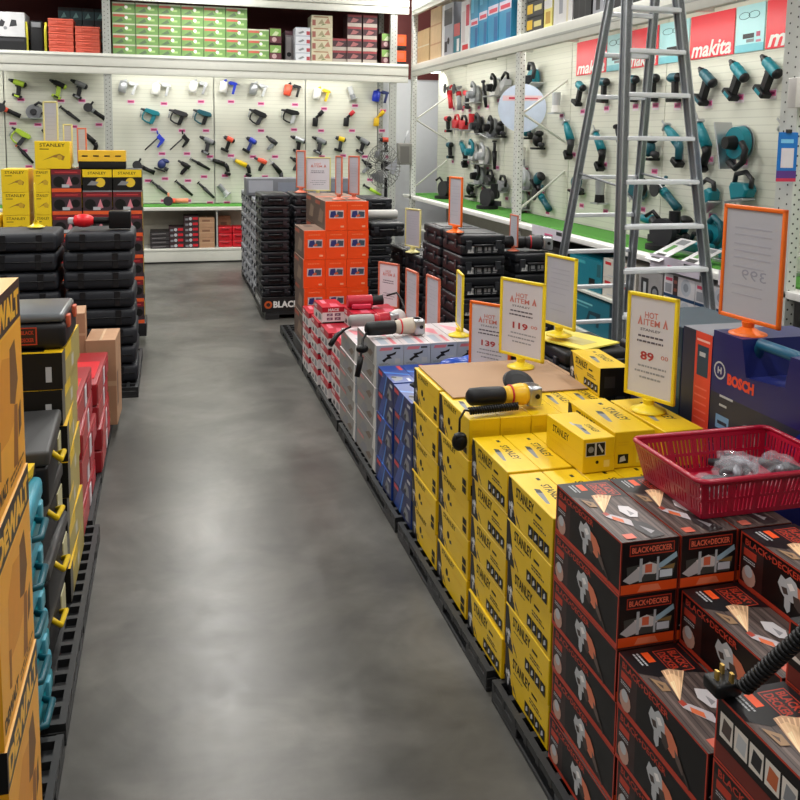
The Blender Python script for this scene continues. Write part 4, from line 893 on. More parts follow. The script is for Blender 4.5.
# ------------------------------------------------------------ hanging tools
LIME = M((176,206,60), .4); BLUE = M((36,60,196), .38); NAVYT = M((50,60,120), .4); SILV = M((178,180,184), .3, .5); CORAL = M((232,86,62), .4)
def tool_parts(kind, c1, c2):
    """tool seen from its side, nose to the left, back to the board at y=0"""
    def f():
        if kind == 'drill':
            t = empty('cordless_drill')
            mb = MB(); mb.cyl((-.055,-.05,.055), (.075,-.05,.055), .034, c1, .036); mb.ell((.078,-.05,.055), (.028,.035,.036), c2); mb.ell((-.0,-.05,.055),(.05,.037,.037), c1); mb.build('motor_body', t)
            mb = MB(); mb.cyl((-.055,-.05,.055), (-.085,-.05,.055), .026, BLACK, .024); mb.cyl((-.085,-.05,.055), (-.12,-.05,.055), .021, DARK, .012); mb.build('chuck', t)
            mb = MB(); mb.prism([(-.01,.03),(.045,.03),(.055,-.01),(.07,-.085),(.02,-.085),(.005,-.02)], -.072, -.028, c2, .008); mb.box((-.022,-.058,.0), (-.004,-.042,.026), BLACK, .003); mb.build('grip', t)
            MB().box((-.02,-.088,-.125), (.095,-.012,-.086), c2, .010).build('battery', t)
            MB().box((.01,-.089,-.118), (.07,-.0885,-.095), c1).build('battery_label', t)
        elif kind == 'impact':
            t = empty('impact_driver')
            mb = MB(); mb.cyl((-.03,-.05,.06), (.055,-.05,.06), .036, c1, .034); mb.ell((.055,-.05,.06), (.03,.034,.034), c2); mb.build('motor_body', t)
            mb = MB(); mb.cyl((-.03,-.05,.06), (-.07,-.05,.06), .032, DARK, .020); mb.cyl((-.07,-.05,.06), (-.085,-.05,.06), .010, STEEL); mb.build('nose', t)
            MB().prism([(-.005,.035),(.04,.035),(.05,-.08),(.005,-.08)], -.068, -.032, c2, .006).build('grip', t)
            MB().box((-.045,-.085,-.118), (.065,-.015,-.081), BLACK, .008).build('battery', t)
        elif kind == 'hammer':
            t = empty('rotary_hammer')
            mb = MB(); mb.prism([(-.09,.085),(-.07,.10),(.10,.095),(.13,.07),(.125,.035),(.03,.02),(-.09,.04)], -.10, -.02, c1, .016); mb.build('motor_body', t)
            mb = MB(); mb.cyl((-.085,-.06,.065), (-.15,-.06,.065), .022, DARK, .014); mb.build('chuck', t)
            mb = MB(); mb.prism([(.03,.03),(.085,.04),(.07,-.10),(.02,-.12),(.012,-.09)], -.085, -.035, c2, .01); mb.build('grip', t)
            mb = MB(); mb.tube([(-.09,-.06,.04),(-.10,-.06,-.02),(-.09,-.06,-.07),(-.03,-.06,-.095),(.03,-.06,-.10)], .012, c1); mb.build('front_frame', t)
            mb = MB(); mb.tube([(-.12,-.06,.07),(-.13,-.06,.02),(-.125,-.06,-.05)], .011, LGREY); mb.build('side_handle', t)
        elif kind == 'grinder':
            t = empty('angle_grinder')
            mb = MB(); mb.tube([(-.01,-.05,.0),(.06,-.05,.0),(.15,-.05,.0)], [.030,.027,.031], c2, 12); mb.build('grip', t)
            mb = MB(); mb.tube([(-.06,-.05,0),(-.01,-.05,0)], [.033,.031], c1, 12); mb.build('motor_body', t)
            mb = MB(); mb.box((-.125,-.075,-.03), (-.06,-.03,.03), STEEL, .010); mb.cyl((-.095,-.075,0),(-.095,-.10,0), .018, STEEL); mb.build('gear_head', t)
            mb = MB(); mb.cyl((-.095,-.102,0), (-.095,-.108,0), .058, c1 if kind == 'x' else DARK, n=24); mb.build('disc', t)
            mb = MB(); mb.tube([(-.09,-.05,.03),(-.09,-.05,.10)], .013, c2); mb.build('side_handle', t)
        elif kind == 'jigsaw':
            t = empty('jigsaw')
            mb = MB(); mb.prism([(-.07,-.05),(-.08,.03),(-.06,.055),(.07,.03),(.09,-.01),(.06,-.05)], -.09, -.02, c1, .014); mb.build('motor_body', t)
            mb = MB(); mb.tube([(-.06,-.055,.05),(-.04,-.055,.10),(.05,-.055,.10),(.10,-.055,.05),(.085,-.055,.0)], .015, c2); mb.build('handle', t)
            MB().box((-.11,-.10,-.068), (.06,-.01,-.054), STEEL, .002).build('base_plate', t)
            MB().box((-.068,-.058,-.12), (-.056,-.054,-.06), STEEL).build('blade', t)
        elif kind == 'saw':
            t = empty('circular_saw')
            mb = MB(); mb.cyl((0,-.03,0), (0,-.075,0), .095, c1, .088, n=28); mb.build('blade_guard', t)
            mb = MB(); mb.cyl((.0,-.076,.0), (.0,-.135,.0), .042, c2, .034); mb.build('motor', t)
            mb = MB(); mb.tube([(.02,-.09,.085),(.07,-.10,.12),(.13,-.10,.09),(.15,-.10,.02),(.10,-.10,-.03)], .018, c2); mb.build('handle', t)
            MB().box((-.14,-.13,-.085), (.13,-.015,-.074), STEEL, .002).build('base_plate', t)
            MB().cyl((0,-.018,0), (0,-.022,0), .10, STEEL, n=28).build('saw_blade', t)
        elif kind == 'sander':
            t = empty('palm_sander')
            mb = MB(); mb.ell((0,-.06,.03), (.055,.045,.065), c1); mb.build('motor_body', t)
            mb = MB(); mb.ell((.03,-.06,.085), (.055,.04,.028), c2); mb.build('palm_grip', t)
            mb = MB(); mb.box((-.075,-.10,-.06), (.075,-.01,-.04), BLACK, .006); mb.build('pad', t)
            mb = MB(); mb.tube([(.05,-.06,-.01),(.10,-.06,-.02)], [.02,.028], DARK); mb.build('dust_port', t)
        elif kind == 'recip':
            t = empty('reciprocating_saw')
            mb = MB(); mb.tube([(-.12,-.05,.0),(-.05,-.05,.0),(.05,-.05,.0)], [.022,.032,.036], c1, 12); mb.build('motor_body', t)
            mb = MB(); mb.tube([(.05,-.05,.0),(.09,-.05,-.02),(.13,-.05,-.08)], [.034,.028,.026], c2, 12); mb.build('grip', t)
            MB().box((-.14,-.075,-.03), (-.12,-.025,.03), STEEL, .003).build('shoe', t)
            MB().box((-.20,-.052,-.006), (-.13,-.048,.008), STEEL).build('blade', t)
            MB().box((.09,-.085,-.125), (.17,-.015,-.085), BLACK, .008).build('battery', t)
        elif kind == 'spray':
            t = empty('spray_gun')
            mb = MB(); mb.lathe([(.012,.07),(.045,.06),(.048,.0),(.045,-.06),(.03,-.068)], (-.045,-.06,.0), c1, 18); mb.build('paint_cup', t)
            mb = MB(); mb.prism([(.0,.06),(.02,.085),(.10,.08),(.115,.06),(.08,.05),(.03,.04)], -.075, -.045, c2, .006); mb.build('gun_body', t)
            mb = MB(); mb.prism([(.07,.055),(.10,.055),(.09,-.06),(.062,-.06)], -.072, -.048, c2, .004); mb.build('grip', t)
            mb = MB(); mb.cyl((-.045,-.06,.068),(-.02,-.06,.09), .014, c2); mb.build('nozzle', t)
        elif kind == 'caulk':
            t = empty('caulking_gun')
            mb = MB(); mb.tube([(-.17,-.04,-.12),(.02,-.04,.06)], .009, DARK); mb.build('rod', t)
            mb = MB(); mb.prism([(-.02,.05),(.02,.10),(.05,.06),(.09,.02),(.06,-.03),(.0,-.09),(-.02,-.08),(.03,-.0)], -.07, -.03, c1, .008); mb.build('gun_body', t)
            mb = MB(); mb.tube([(.0,-.05,.09),(-.01,-.05,.14)], .010, c1); mb.build('tip', t)
        elif kind == 'heat':
            t = empty('heat_gun')
            mb = MB(); mb.tube([(-.07,-.05,.04),(-.0,-.05,.045),(.06,-.05,.045)], [.026,.036,.03], c1, 12); mb.build('motor_body', t)
            mb = MB(); mb.cyl((-.07,-.05,.04),(-.12,-.05,.04), .017, DARK, .014); mb.build('nozzle', t)
            mb = MB(); mb.prism([(.0,.03),(.05,.03),(.035,-.09),(.0,-.10),(-.01,-.06)], -.068, -.032, c2, .006); mb.build('grip', t)
        elif kind == 'stick':
            t = empty('straight_grinder')
            mb = MB(); mb.tube([(-.13,-.04,.0),(-.04,-.04,.0)], [.014,.018], DARK); mb.build('nose', t)
            mb = MB(); mb.tube([(-.04,-.04,0),(.04,-.04,0),(.15,-.04,0)], [.026,.022,.016], c1, 12); mb.build('motor_body', t)
            mb = MB(); mb.cyl((-.135,-.04,0),(-.15,-.04,0), .024, c2); mb.build('head', t)
        elif kind == 'saw_big':
            t = empty('brush_cutter_body')
            mb = MB(); mb.tube([(.07,-.05,.10),(.02,-.05,.04)], [.03,.03], c1, 12); mb.build('motor_body', t)
            mb = MB(); mb.box((-.06,-.09,-.12), (.01,-.015,.0), c2, .014); mb.build('tank', t)
            mb = MB(); mb.tube([(-.02,-.05,.0),(.03,-.05,.05)], .018, c2); mb.build('neck', t)
        elif kind == 'router':
            t = empty('trim_router')
            mb = MB(); mb.cyl((0,-.06,-.02),(0,-.06,.09), .034, c1, .038); mb.build('motor_body', t)
            mb = MB(); mb.cyl((0,-.06,-.08),(0,-.06,-.02), .04, c2, .036); mb.build('guide', t)
            MB().box((-.06,-.11,-.095), (.06,-.01,-.083), STEEL, .002).build('base_plate', t)
        return t
    return f
CAT = {'drill':'drill','impact':'impact driver','hammer':'rotary hammer','grinder':'angle grinder','jigsaw':'jigsaw','saw':'circular saw','sander':'sander','recip':'saw','spray':'spray gun','caulk':'caulking gun','heat':'heat gun','stick':'straight grinder','saw_big':'power tool','router':'router'}
PB = BY+.438
def tagcard():
    t = empty('price_tag'); MB().box((-.045,-.003,-.03), (.045,0,.03), M((226,214,220), .5)).build('card', t)
    MB().box((-.04,-.0042,-.012), (.04,-.0032,.022), M((224,110,160), .5)).box((-.03,-.005,-.004), (.03,-.0043,.012), M((150,40,90), .5)).build('print', t); return t
CN = {}
def cname(m):
    for n, v in (('teal', TEAL), ('dark teal', DTEAL), ('black', BLACK), ('black', SOFTBLK), ('grey', GREY), ('grey', DARK), ('silver', SILV), ('white', WHITE), ('lime', LIME), ('blue', BLUE), ('navy', NAVYT), ('coral', CORAL), ('orange', ORG), ('yellow', YEL), ('amber', YELD), ('red', RED)):
        if m is v: return n
    return 'dark'
def hang(wall, px, py, kind, c1, c2, ang, where, s=1.0, tagd=(6, 14)):
    if wall == 'b': p = at(px, py, y=PB-.03); loc = (p.x, PB-.004, p.z); rot = (0, R(ang), 0)
    else: p = at(px, py, x=RB-.03); loc = (RB-.004, p.y, p.z); rot = (0, R(ang), -pi/2)
    put((kind, c1.name, c2.name), tool_parts(kind, c1, c2), loc, rot, '%s %s, %s' % (cname(c1), CAT[kind], where), CAT[kind], scale=(s, s, s))
    if tagd:
        if wall == 'b': q = at(px+tagd[0], py+tagd[1], y=PB); l2 = (q.x, PB-.001, q.z); r2 = (0,0,0)
        else: q = at(px+tagd[0], py+tagd[1], x=RB); l2 = (RB-.001, q.y, q.z); r2 = (0,0,-pi/2)
        put('ptag', tagcard, l2, r2, 'pink price tag below the %s %s, %s' % (cname(c1), CAT[kind], where.replace('back wall ', '').replace('right wall ', '')), 'price tag', 'pink price tags on the pegboards')
rows = [
 ('first', 'left bay', [(17,87,'drill',LIME,SOFTBLK,20),(57,88,'drill',SOFTBLK,LIME,25),(78,88,'drill',GREY,SOFTBLK,25)]),
 ('second', 'left bay', [(9,111,'grinder',CORAL,SOFTBLK,25),(34,112,'saw',GREY,DARK,0),(70,114,'stick',DARK,BLACK,38),(95,112,'grinder',GREY,SOFTBLK,35)]),
 ('third', 'left bay', [(20,137,'hammer',LIME,DARK,30),(47,139,'drill',YELD,DARK,40),(92,140,'recip',SOFTBLK,BLACK,45),(25,154,'stick',SOFTBLK,CORAL,50)]),
 ('first', 'main bay', [(127,88,'spray',SILV,LGREY,15),(160,90,'spray',WHITE,LGREY,10),(197,88,'spray',WHITE,SILV,12),(227,88,'spray',WHITE,BLUE,10),(257,90,'spray',SILV,LGREY,15),(291,91,'spray',CORAL,SOFTBLK,10),(320,95,'spray',WHITE,YELD,15),(351,93,'router',LGREY,GREY,-20),(379,97,'spray',BLUE,NAVYT,10)]),
 ('second', 'main bay', [(150,116,'hammer',TEAL,TEAL,15),(178,117,'hammer',DARK,BLACK,15),(202,117,'hammer',DTEAL,BLACK,15),(257,117,'hammer',SOFTBLK,DARK,20),(290,116,'hammer',BLACK,LGREY,10),(317,118,'saw_big',SOFTBLK,BLACK,5),(348,118,'saw_big',RED,SOFTBLK,5),(378,118,'saw_big',YEL,YELD,5)]),
 ('third', 'main bay', [(158,141,'caulk',BLUE,DARK,0),(183,141,'caulk',BLACK,DARK,0),(206,144,'drill',GREY,DARK,25),(227,143,'impact',CORAL,BLACK,25),(249,144,'impact',BLUE,NAVYT,30),(271,144,'heat',DARK,GREY,40),(297,143,'drill',SILV,BLACK,20),(318,144,'drill',GREY,DARK,25),(339,143,'impact',YEL,DARK,15),(361,144,'drill',GREY,SOFTBLK,30),(384,144,'impact',CORAL,DARK,0)]),
 ('fourth', 'main bay', [(144,168,'grinder',DARK,BLACK,25),(161,166,'sander',NAVYT,NAVYT,20),(184,168,'heat',SOFTBLK,BLACK,35),(200,164,'stick',BLACK,GREY,30),(221,163,'recip',BLACK,SOFTBLK,20),(243,164,'recip',YEL,SOFTBLK,25),(261,164,'heat',CORAL,SOFTBLK,25),(278,170,'recip',BLACK,DARK,50),(296,164,'heat',BLACK,DARK,30),(366,167,'heat',SOFTBLK,GREY,40)]),
 ('fifth', 'main bay', [(160,188,'stick',DARK,BLACK,40),(184,188,'stick',BLACK,SOFTBLK,42),(206,190,'stick',DARK,SOFTBLK,45),(223,190,'router',GREY,LGREY,-40),(346,190,'heat',SOFTBLK,GREY,30),(372,190,'stick',LIME,BLACK,30)]),
]
for rn, bay, lst in rows:
    for i, (px, py, kind, c1, c2, a) in enumerate(lst):
        hang('b', px, py, kind, c1, c2, a, 'back wall %s, %s row, %s from left' % (bay, rn, ORDL[i]), {'hammer':.86,'spray':1.08}.get(kind,.95), (4, 13 if kind not in ('spray', 'hammer') else 14))
t = put(('lying',), tool_parts('grinder', CORAL, PEACH), (at(176,199,y=BY+.15).x, BY+.18, .714+.06), (pi/2*0, R(0), 0), 'coral angle grinder lying on the back counter', 'angle grinder')
rrows = [
 ('first', 'far bay', [(452,96,'grinder',RED,RED,70),(461,97,'grinder',RED,GREY,75),(468,98,'drill',RED,DARK,10),(477,95,'saw',LGREY,GREY,0),(486,94,'stick',BLACK,DARK,70),(497,88,'saw',WHITE,BLACK,0),(508,84,'jigsaw',LGREY,BLACK,-30)]),
 ('second', 'far bay', [(449,123,'drill',RED,BLACK,0),(459,124,'jigsaw',RED,RED,0),(466,125,'jigsaw',RED,BLACK,0),(475,122,'router',RED,GREY,0),(481,126,'saw',BLACK,DARK,0),(494,128,'saw',GREY,BLACK,10),(503,132,'sander',BLACK,BLACK,0)]),
 ('third', 'far bay', [(451,149,'drill',DTEAL,BLACK,0),(466,150,'recip',TEAL,BLACK,40),(475,152,'saw',WHITE,TEAL,0),(486,156,'saw',WHITE,LGREY,0),(496,155,'stick',BLACK,DARK,85)]),
 ('fourth', 'far bay', [(481,176,'saw',LGREY,BLACK,0),(492,180,'jigsaw',DARK,BLACK,0),(505,186,'jigsaw',GREY,BLACK,0),(473,192,'sander',BLACK,DARK,0)]),
 ('first', 'middle bay', [(536,80,'saw',TEAL,DARK,-20),(560,103,'router',LGREY,WHITE,0)]),
 ('second', 'middle bay', [(530,133,'sander',TEAL,DTEAL,0),(541,143,'sander',BLACK,BLACK,0)]),
 ('third', 'middle bay', [(525,157,'router',WHITE,LGREY,0),(527,181,'saw',LGREY,LGREY,0),(541,181,'sander',DTEAL,BLACK,40)]),
 ('fourth', 'middle bay', [(524,200,'saw',WHITE,LGREY,0),(546,200,'grinder',TEAL,DTEAL,30)]),
 ('first', 'makita bay', [(581,92,'impact',TEAL,SOFTBLK,25),(605,89,'impact',DTEAL,SOFTBLK,5),(634,87,'impact',DTEAL,SOFTBLK,5),(654,86,'impact',DTEAL,BLACK,5),(676,86,'impact',DTEAL,BLACK,0),(707,84,'drill',DTEAL,SOFTBLK,35),(738,78,'drill',TEAL,SOFTBLK,38),(770,74,'drill',TEAL,SOFTBLK,38)]),
 ('second', 'makita bay', [(572,135,'recip',TEAL,DARK,55),(603,145,'recip',TEAL,BLACK,50),(622,143,'stick',BLACK,BLACK,60),(653,152,'sander',DTEAL,BLACK,0),(678,138,'recip',TEAL,DTEAL,35),(708,140,'recip',TEAL,BLACK,58),(742,143,'saw',TEAL,SOFTBLK,75)]),
 ('third', 'makita bay', [(580,186,'sander',DTEAL,BLACK,10),(604,192,'router',SILV,BLACK,0),(641,190,'jigsaw',DTEAL,BLACK,20),(671,196,'grinder',TEAL,DTEAL,30),(711,197,'jigsaw',TEAL,DARK,-30),(746,190,'jigsaw',TEAL,DARK,-10)]),
 ('fourth', 'makita bay', [(652,219,'recip',TEAL,DARK,0),(686,230,'sander',DTEAL,BLACK,20),(717,236,'saw',TEAL,DTEAL,0)]),
 ('second', 'last bay', [(799,142,'recip',TEAL,BLACK,40),(799,190,'sander',SOFTBLK,BLACK,0)]),
]
for rn, bay, lst in rrows:
    for i, (px, py, kind, c1, c2, a) in enumerate(lst):
        near = bay == 'makita bay'
        hang('r', px, py, kind, c1, c2, a, 'right wall %s, %s row, %s from left' % (bay.replace('makita', 'poster'), rn, ORDL[i]), {'saw':1.15,'drill':.98,'impact':.98}.get(kind, 1.08), (2, 20) if near else ((2, 13) if rn != 'second' else None))
# round placard hanging near the middle post
t = empty('round_placard'); PW = M((206,218,240), .4)
MB().cyl((0,0,0), (0,.006,0), .235, PW, n=40, smooth=False).build('disc', t)
mb = MB(); mb.box((-.19,-.0015,.07), (.19,.0,.12), M((236,200,206), .4)).box((-.13,-.0025,.085), (-.02,-.0016,.105), M((206,50,80), .4)).box((.02,-.0025,.085), (.15,-.0016,.1), M((206,90,100), .4)); mb.build('print', t)
MB().cyl((0,.003,.23), (0,.003,.50), .002, DARK, n=6).build('hanging_wire', t)
p = at(522,108,y=7.9); t.location = (p.x, 7.9, p.z); t.rotation_euler = (0,0,R(-25)); tag(t, 'round white and pale blue placard hanging by the middle post', 'placard')
# machines standing on the right counter
def mk_mitre():
    t = empty('mitre_saw')
    MB().cyl((0,0,.0), (0,0,.035), .12, SOFTBLK, n=24).build('turntable', t)
    MB().box((-.17,.03,.035), (.17,.06,.09), DARK, .004).build('fence', t)
    mb = MB(); mb.cyl((0,-.03,.12), (0,.02,.12), .10, DARK, n=24); mb.build('blade_guard', t)
    mb = MB(); mb.cyl((0,.02,.15), (0,.13,.15), .05, SOFTBLK); mb.cyl((.05,.05,.12),(.05,.05,.27), .04, SOFTBLK); mb.build('motor', t)
    mb = MB(); mb.tube([(-.03,0,.2),(-.10,0,.26),(-.15,-.02,.22)], .014, BLACK); mb.build('handle', t)
    return t
for i, (px, w) in enumerate(((441, 'in the far right corner'), (484, 'behind the orange sign on cases'), (660, 'behind the ladder on the right counter'))):
    y = at(px, 195, x=3.3).y
    put('mitre', mk_mitre, (3.34, y, .843), (0,0,-pi/2+.3), 'black mitre saw %s' % w, 'mitre saw')
def mk_bench():
    t = empty('bench_plane'); 
    MB().box((-.16,-.05,.0), (.16,.05,.02), STEEL, .002).build('sole', t)
    MB().box((-.12,-.045,.021), (.12,.045,.09), TEAL, .014).build('motor_body', t)
    mb = MB(); mb.tube([(-.09,0,.09),(-.06,0,.14),(.04,0,.15),(.08,0,.09)], .016, BLACK); mb.build('handle', t)
    return t
for i, y in enumerate((4.95, 4.55, 4.22)): put('bench', mk_bench, (3.40, y, .843), (0,0,-pi/2+.1*i), 'teal power planer on the right counter, %s from the back' % ORDL[i], 'planer')

# ------------------------------------------------------------ ladder
def bar(mb, p0, p1, wx, wy, mat):
    vs = [(p[0]+sx*wx/2, p[1]+sy*wy/2, p[2]) for p in (p0, p1) for sx, sy in ((-1,-1),(1,-1),(1,1),(-1,1))]
    return mb.add(vs, [(0,3,2,1),(4,5,6,7),(0,1,5,4),(1,2,6,5),(2,3,7,6),(3,0,4,7)], mat)
def lerp(a, b, z): k = (z-a.z)/(b.z-a.z); return Vector((a.x+(b.x-a.x)*k, a.y+(b.y-a.y)*k, z))
lad = thing('step_ladder', 'tall aluminium double-sided step ladder standing between the displays', 'ladder', (2.6, 4.5, 0))
off = Vector((2.6, 4.5, 0))
YN = 4.10
nl = (at(619,270,y=YN), at(627,0,y=YN+.02)); nr = (at(706,270,y=YN), at(678,0,y=YN+.02))
fl = (at(563,255,y=4.88), at(610,0,y=4.40)); frr = (at(631,270,y=4.88), at(655,0,y=4.40))
RAIL = M((120,124,128), .42, .6, .04); TREAD = M((222,224,228), .35, .12, .03)
for nm, (a, b), wx, wy in (('front_rail', nl, .024, .060), ('front_rail', nr, .024, .060), ('rear_rail', fl, .022, .05), ('rear_rail', frr, .022, .05)):
    top = 2.62; mb = MB(); p0 = lerp(a, b, .02)-off; p1 = lerp(a, b, top)-off
    bar(mb, p0, p1, wx, wy, RAIL)
    for s in (-1, 1):
        q = Vector((0, s*(wy/2-.004), 0)); bar(mb, p0+q, p1+q, wx+.012, .008, M((176,180,186), .35, .7))
    r = mb.build(nm, lad)
    mb = MB(); mb.box((p0.x-.022, p0.y-.045, -.0), (p0.x+.022, p0.y+.045, .05), BLACK, .004); mb.build('rubber_foot', r)
zn = [at(622, y, y=YN).z for y in (315, 270, 226, 181, 137, 93, 49, 6)]
for z in [zn[0]-.213*2, zn[0]-.213] + zn:
    a = lerp(nl[0], nl[1], z)-off; b = lerp(nr[0], nr[1], z)-off
    mb = MB(); mb.box((a.x+.008, a.y-.04, z-.018), (b.x-.008, a.y+.04, z+.004), TREAD, .003)
    for k in range(4): mb.box((a.x+.012, a.y-.032+k*.02, z+.004), (b.x-.012, a.y-.026+k*.02, z+.0065), TREAD)
    mb.build('tread', lad)
zf = []
for py, yy in ((323, 4.98), (287, 4.92), (251, 4.86), (215, 4.79), (177, 4.72), (138, 4.65), (97, 4.57), (55, 4.5), (14, 4.43)):
    zf.append(at(600, py, y=yy).z)
for z in [zf[0]-.21] + zf:
    a = lerp(fl[0], fl[1], z)-off; b = lerp(frr[0], frr[1], z)-off
    mb = MB(); mb.box((a.x+.006, a.y-.018, z-.012), (b.x-.006, a.y+.018, z+.012), TREAD, .004); mb.build('rung', lad)
a = lerp(nl[0], nl[1], 2.62)-off; b = lerp(nr[0], nr[1], 2.62)-off; c = lerp(fl[0], fl[1], 2.62)-off; d = lerp(frr[0], frr[1], 2.62)-off
MB().box((a.x-.02, a.y-.06, 2.62), (b.x+.03, c.y+.05, 2.66), M((60,60,62), .5), .006).build('top_cap', lad)
for (n0, f0) in ((nl, fl), (nr, frr)):
    zz = 1.35; p = lerp(n0[0], n0[1], zz)-off; q = lerp(f0[0], f0[1], zz+.05)-off
    mb = MB(); mb.cyl(p, q, .007, RAIL, n=6); mb.build('spreader', lad)

# ------------------------------------------------------------ price signs in coloured frames
FY = M((244,214,40), .35, 0, .03); FO = M((242,112,30), .38, 0, .03); FP = M((206,110,84), .45); FC = M((214,204,140), .45)
PAPER = M((216,212,218), .5, 0, .02); PBK = M((176,176,184), .5, 0, .02)
def mk_sign(fr, front, price, h=.27, w=.195, txt='STANLEY', base=True, small=False):
    def f():
        t = empty('price_sign'); z0 = .035 if base else 0; b = .012
        mb = MB(); mb.box((-w/2,-.006,z0), (-w/2+b,.006,z0+h), fr, .003).box((w/2-b,-.006,z0), (w/2,.006,z0+h), fr, .003).box((-w/2,-.006,z0), (w/2,.006,z0+b), fr, .003).box((-w/2,-.006,z0+h-b), (w/2,.006,z0+h), fr, .003); mb.build('frame', t)
        mb = MB(); mb.box((-w/2+b,-.002,z0+b), (w/2-b,.002,z0+h-b), PAPER if front else PBK)
        y = -.0025; TXT = M((92,84,96), .6); PR = M((176,60,60), .6); PNK = M((206,120,110), .6); FNT = M((150,150,158), .6)
        q = lambda u, v: (-w/2+w*u, y, z0+h*v)
        if front:
            mb.text('HOT', q(.36,.77), (w*.26,0,0), (0,0,h*.06), PNK, .01); mb.text('ITEM', q(.34,.70), (w*.32,0,0), (0,0,h*.06), PNK, .01)
            for u in (.22, .72): mb.add([q(u,.70), q(u+.1,.70), q(u+.05,.79)], [(0,1,2)], PNK); mb.add([tuple(Vector(q(u+.035,.70))+Vector((0,-.0004,0))), tuple(Vector(q(u+.065,.70))+Vector((0,-.0004,0))), tuple(Vector(q(u+.05,.74))+Vector((0,-.0004,0)))], [(0,1,2)], PAPER)
            if txt: mb.text(txt, q(.28,.645), (w*.4,0,0), (0,0,h*.025), TXT, .01)
            rd = random.Random(5)
            for v, u0, u1 in ((.585,.24,.74), (.535,.22,.74), (.30,.26,.82), (.245,.2,.8), (.19,.3,.72)):
                u = u0
                while u < u1: ww = rd.uniform(.03,.08); mb.box((q(u,0)[0], y, z0+h*v), (q(min(u+ww,u1),0)[0], y+.0004, z0+h*(v+.018)), TXT if v > .5 else FNT); u += ww+.015
            if price: mb.text(price, q(.30,.365), (w*(.34 if len(price) > 2 else .27),0,0), (0,0,h*.085), PR, .03); mb.text('00', q(.71,.405), (w*.14,0,0), (0,0,h*.04), PNK, .01)
        else:
            for v in (.8,.74,.66,.6,.54,.46,.3,.22): mb.box((q(.2,0)[0], y, z0+h*v), (q(.8 if v > .5 else .7,0)[0], y+.0003, z0+h*(v+.012)), M((166,166,176), .6))
            if price: mb.text(price, q(.75,.36), (-w*.4,0,0), (0,0,h*.09), M((150,150,162), .6), .0)
        mb.build('sheet', t)
        if base:
            MB().cyl((0,0,.008), (0,0,.036), .014, fr, .018, n=12).build('stem', t)
            mb = MB(); mb.lathe([(.052,0),(.052,.004),(.035,.010),(.014,.022)], (0,0,0), fr, 24); mb.build('base', t)
        return t
    return f
def sign(key, mk, px, ymid, y, zb, rz, label, s=1.0):
    p = at(px, ymid, y=y); put(key, mk, (p.x, y, zb), (0,0,R(rz)), label, 'price sign', scale=(s, s, s))
zcb = zc+.0055
sign('s119', mk_sign(FY, True, '119', w=.22, h=.30), 522, 320, 2.965, zcb, -64, 'yellow framed price sign reading 119, standing on the cardboard sheet')
sign('s139', mk_sign(FO, True, '139', w=.20, h=.28), 490, 335, 3.33, PT+5*.1027+.002, -55, 'orange framed price sign reading 139, behind the yellow sign', 1.05)
sign('s89', mk_sign(FY, True, '89', w=.18, h=.32), 651, 350, 2.235, ztop+.107, -68, 'yellow framed price sign reading 89, on the flat yellow boxes')
sign('syb', mk_sign(FY, False, '', w=.20, h=.29), 560, 300, 3.12, .812, -78, 'yellow framed sign seen from behind, on the black case', 1.0)
sign('s399', mk_sign(FO, False, '399', w=.23, h=.325), 752, 262, 2.03, 1.062, -84, 'large orange framed sign standing on the blue machine box')
sign('so', mk_sign(FP, True, '', txt='', w=.17, h=.26), 389, 265, 5.30, PT+4*.0997+.002, -60, 'pale orange framed sign on the red boxes, leftmost', 1.12)
sign('so2', mk_sign(FP, False, '', w=.17, h=.27), 412, 287, 4.42, PT+5*.0997+.001, -85, 'narrow orange sign edge-on behind the grey boxes', 1.05)
sign('so2', None, 433, 297, 4.2, PT+5*.0997+.001, -85, 'narrow orange sign right of the other edge-on one', 1.05)
sign('sy2', mk_sign(FY, False, '', w=.17, h=.27), 460, 295, 3.80, PT+6*.0997+.001, -100, 'thin yellow sign seen edge-on on the grey boxes', 1.0)
sign('sy3', mk_sign(FC, False, '', w=.17, h=.27), 413, 232, 5.7, PT+6*.1225+.004, -67, 'pale yellow sign beside the far black case stacks', 1.0)
sign('so4', mk_sign(FO, False, '', w=.15, h=.29), 456, 190, 4.75, PT+8*.1225+.004, -79, 'orange framed sign standing on the labelled black cases', 1.0)
sign('so2', None, 513, 265, 4.80, PT+7*.1225+.002, -90, 'narrow orange sign between the two case stacks', .72)
sign('so5', mk_sign(FP, False, '', w=.11, h=.29), 339, 170, 5.95, .155+5*.2001, -76, 'left one of the two narrow orange signs on the orange boxes', .95)
sign('so5', None, 354, 170, 5.98, .155+5*.2001, -54, 'right one of the two narrow orange signs on orange boxes', .95)
sign('so5', None, 301, 162, 7.6, PT+.131+9*.1+.002, -60, 'narrow orange sign on the far black cases', 1.15)
sign('swt', mk_sign(FC, True, '', txt='', w=.22, h=.29), 318, 175, 7.62, PT+10*.1+.006, -15, 'white sheet sign with pale frame on the far black cases', 1.05)
sign('sl1', mk_sign(FC, False, '', w=.11, h=.46), 51, 130, 6.95, 1.337, -10, 'tall pale sign above the yellow display boxes', 1.0)
sign('sl2', mk_sign(FC, False, '', w=.08, h=.33), 68, 140, 6.96, 1.337, -10, 'small pale green sign above the yellow display boxes', .9)
sign('sl3', mk_sign(FP, False, '', w=.08, h=.30), 82, 143, 6.96, 1.337, -10, 'small pink framed sign above the yellow display boxes', .9)
sign('sl4', mk_sign(FY, False, '', w=.06, h=.24), 35, 198, 5.75, PT+8*.118+.003, -80, 'yellow footed sign edge-on on the left soft cases', 1.0)

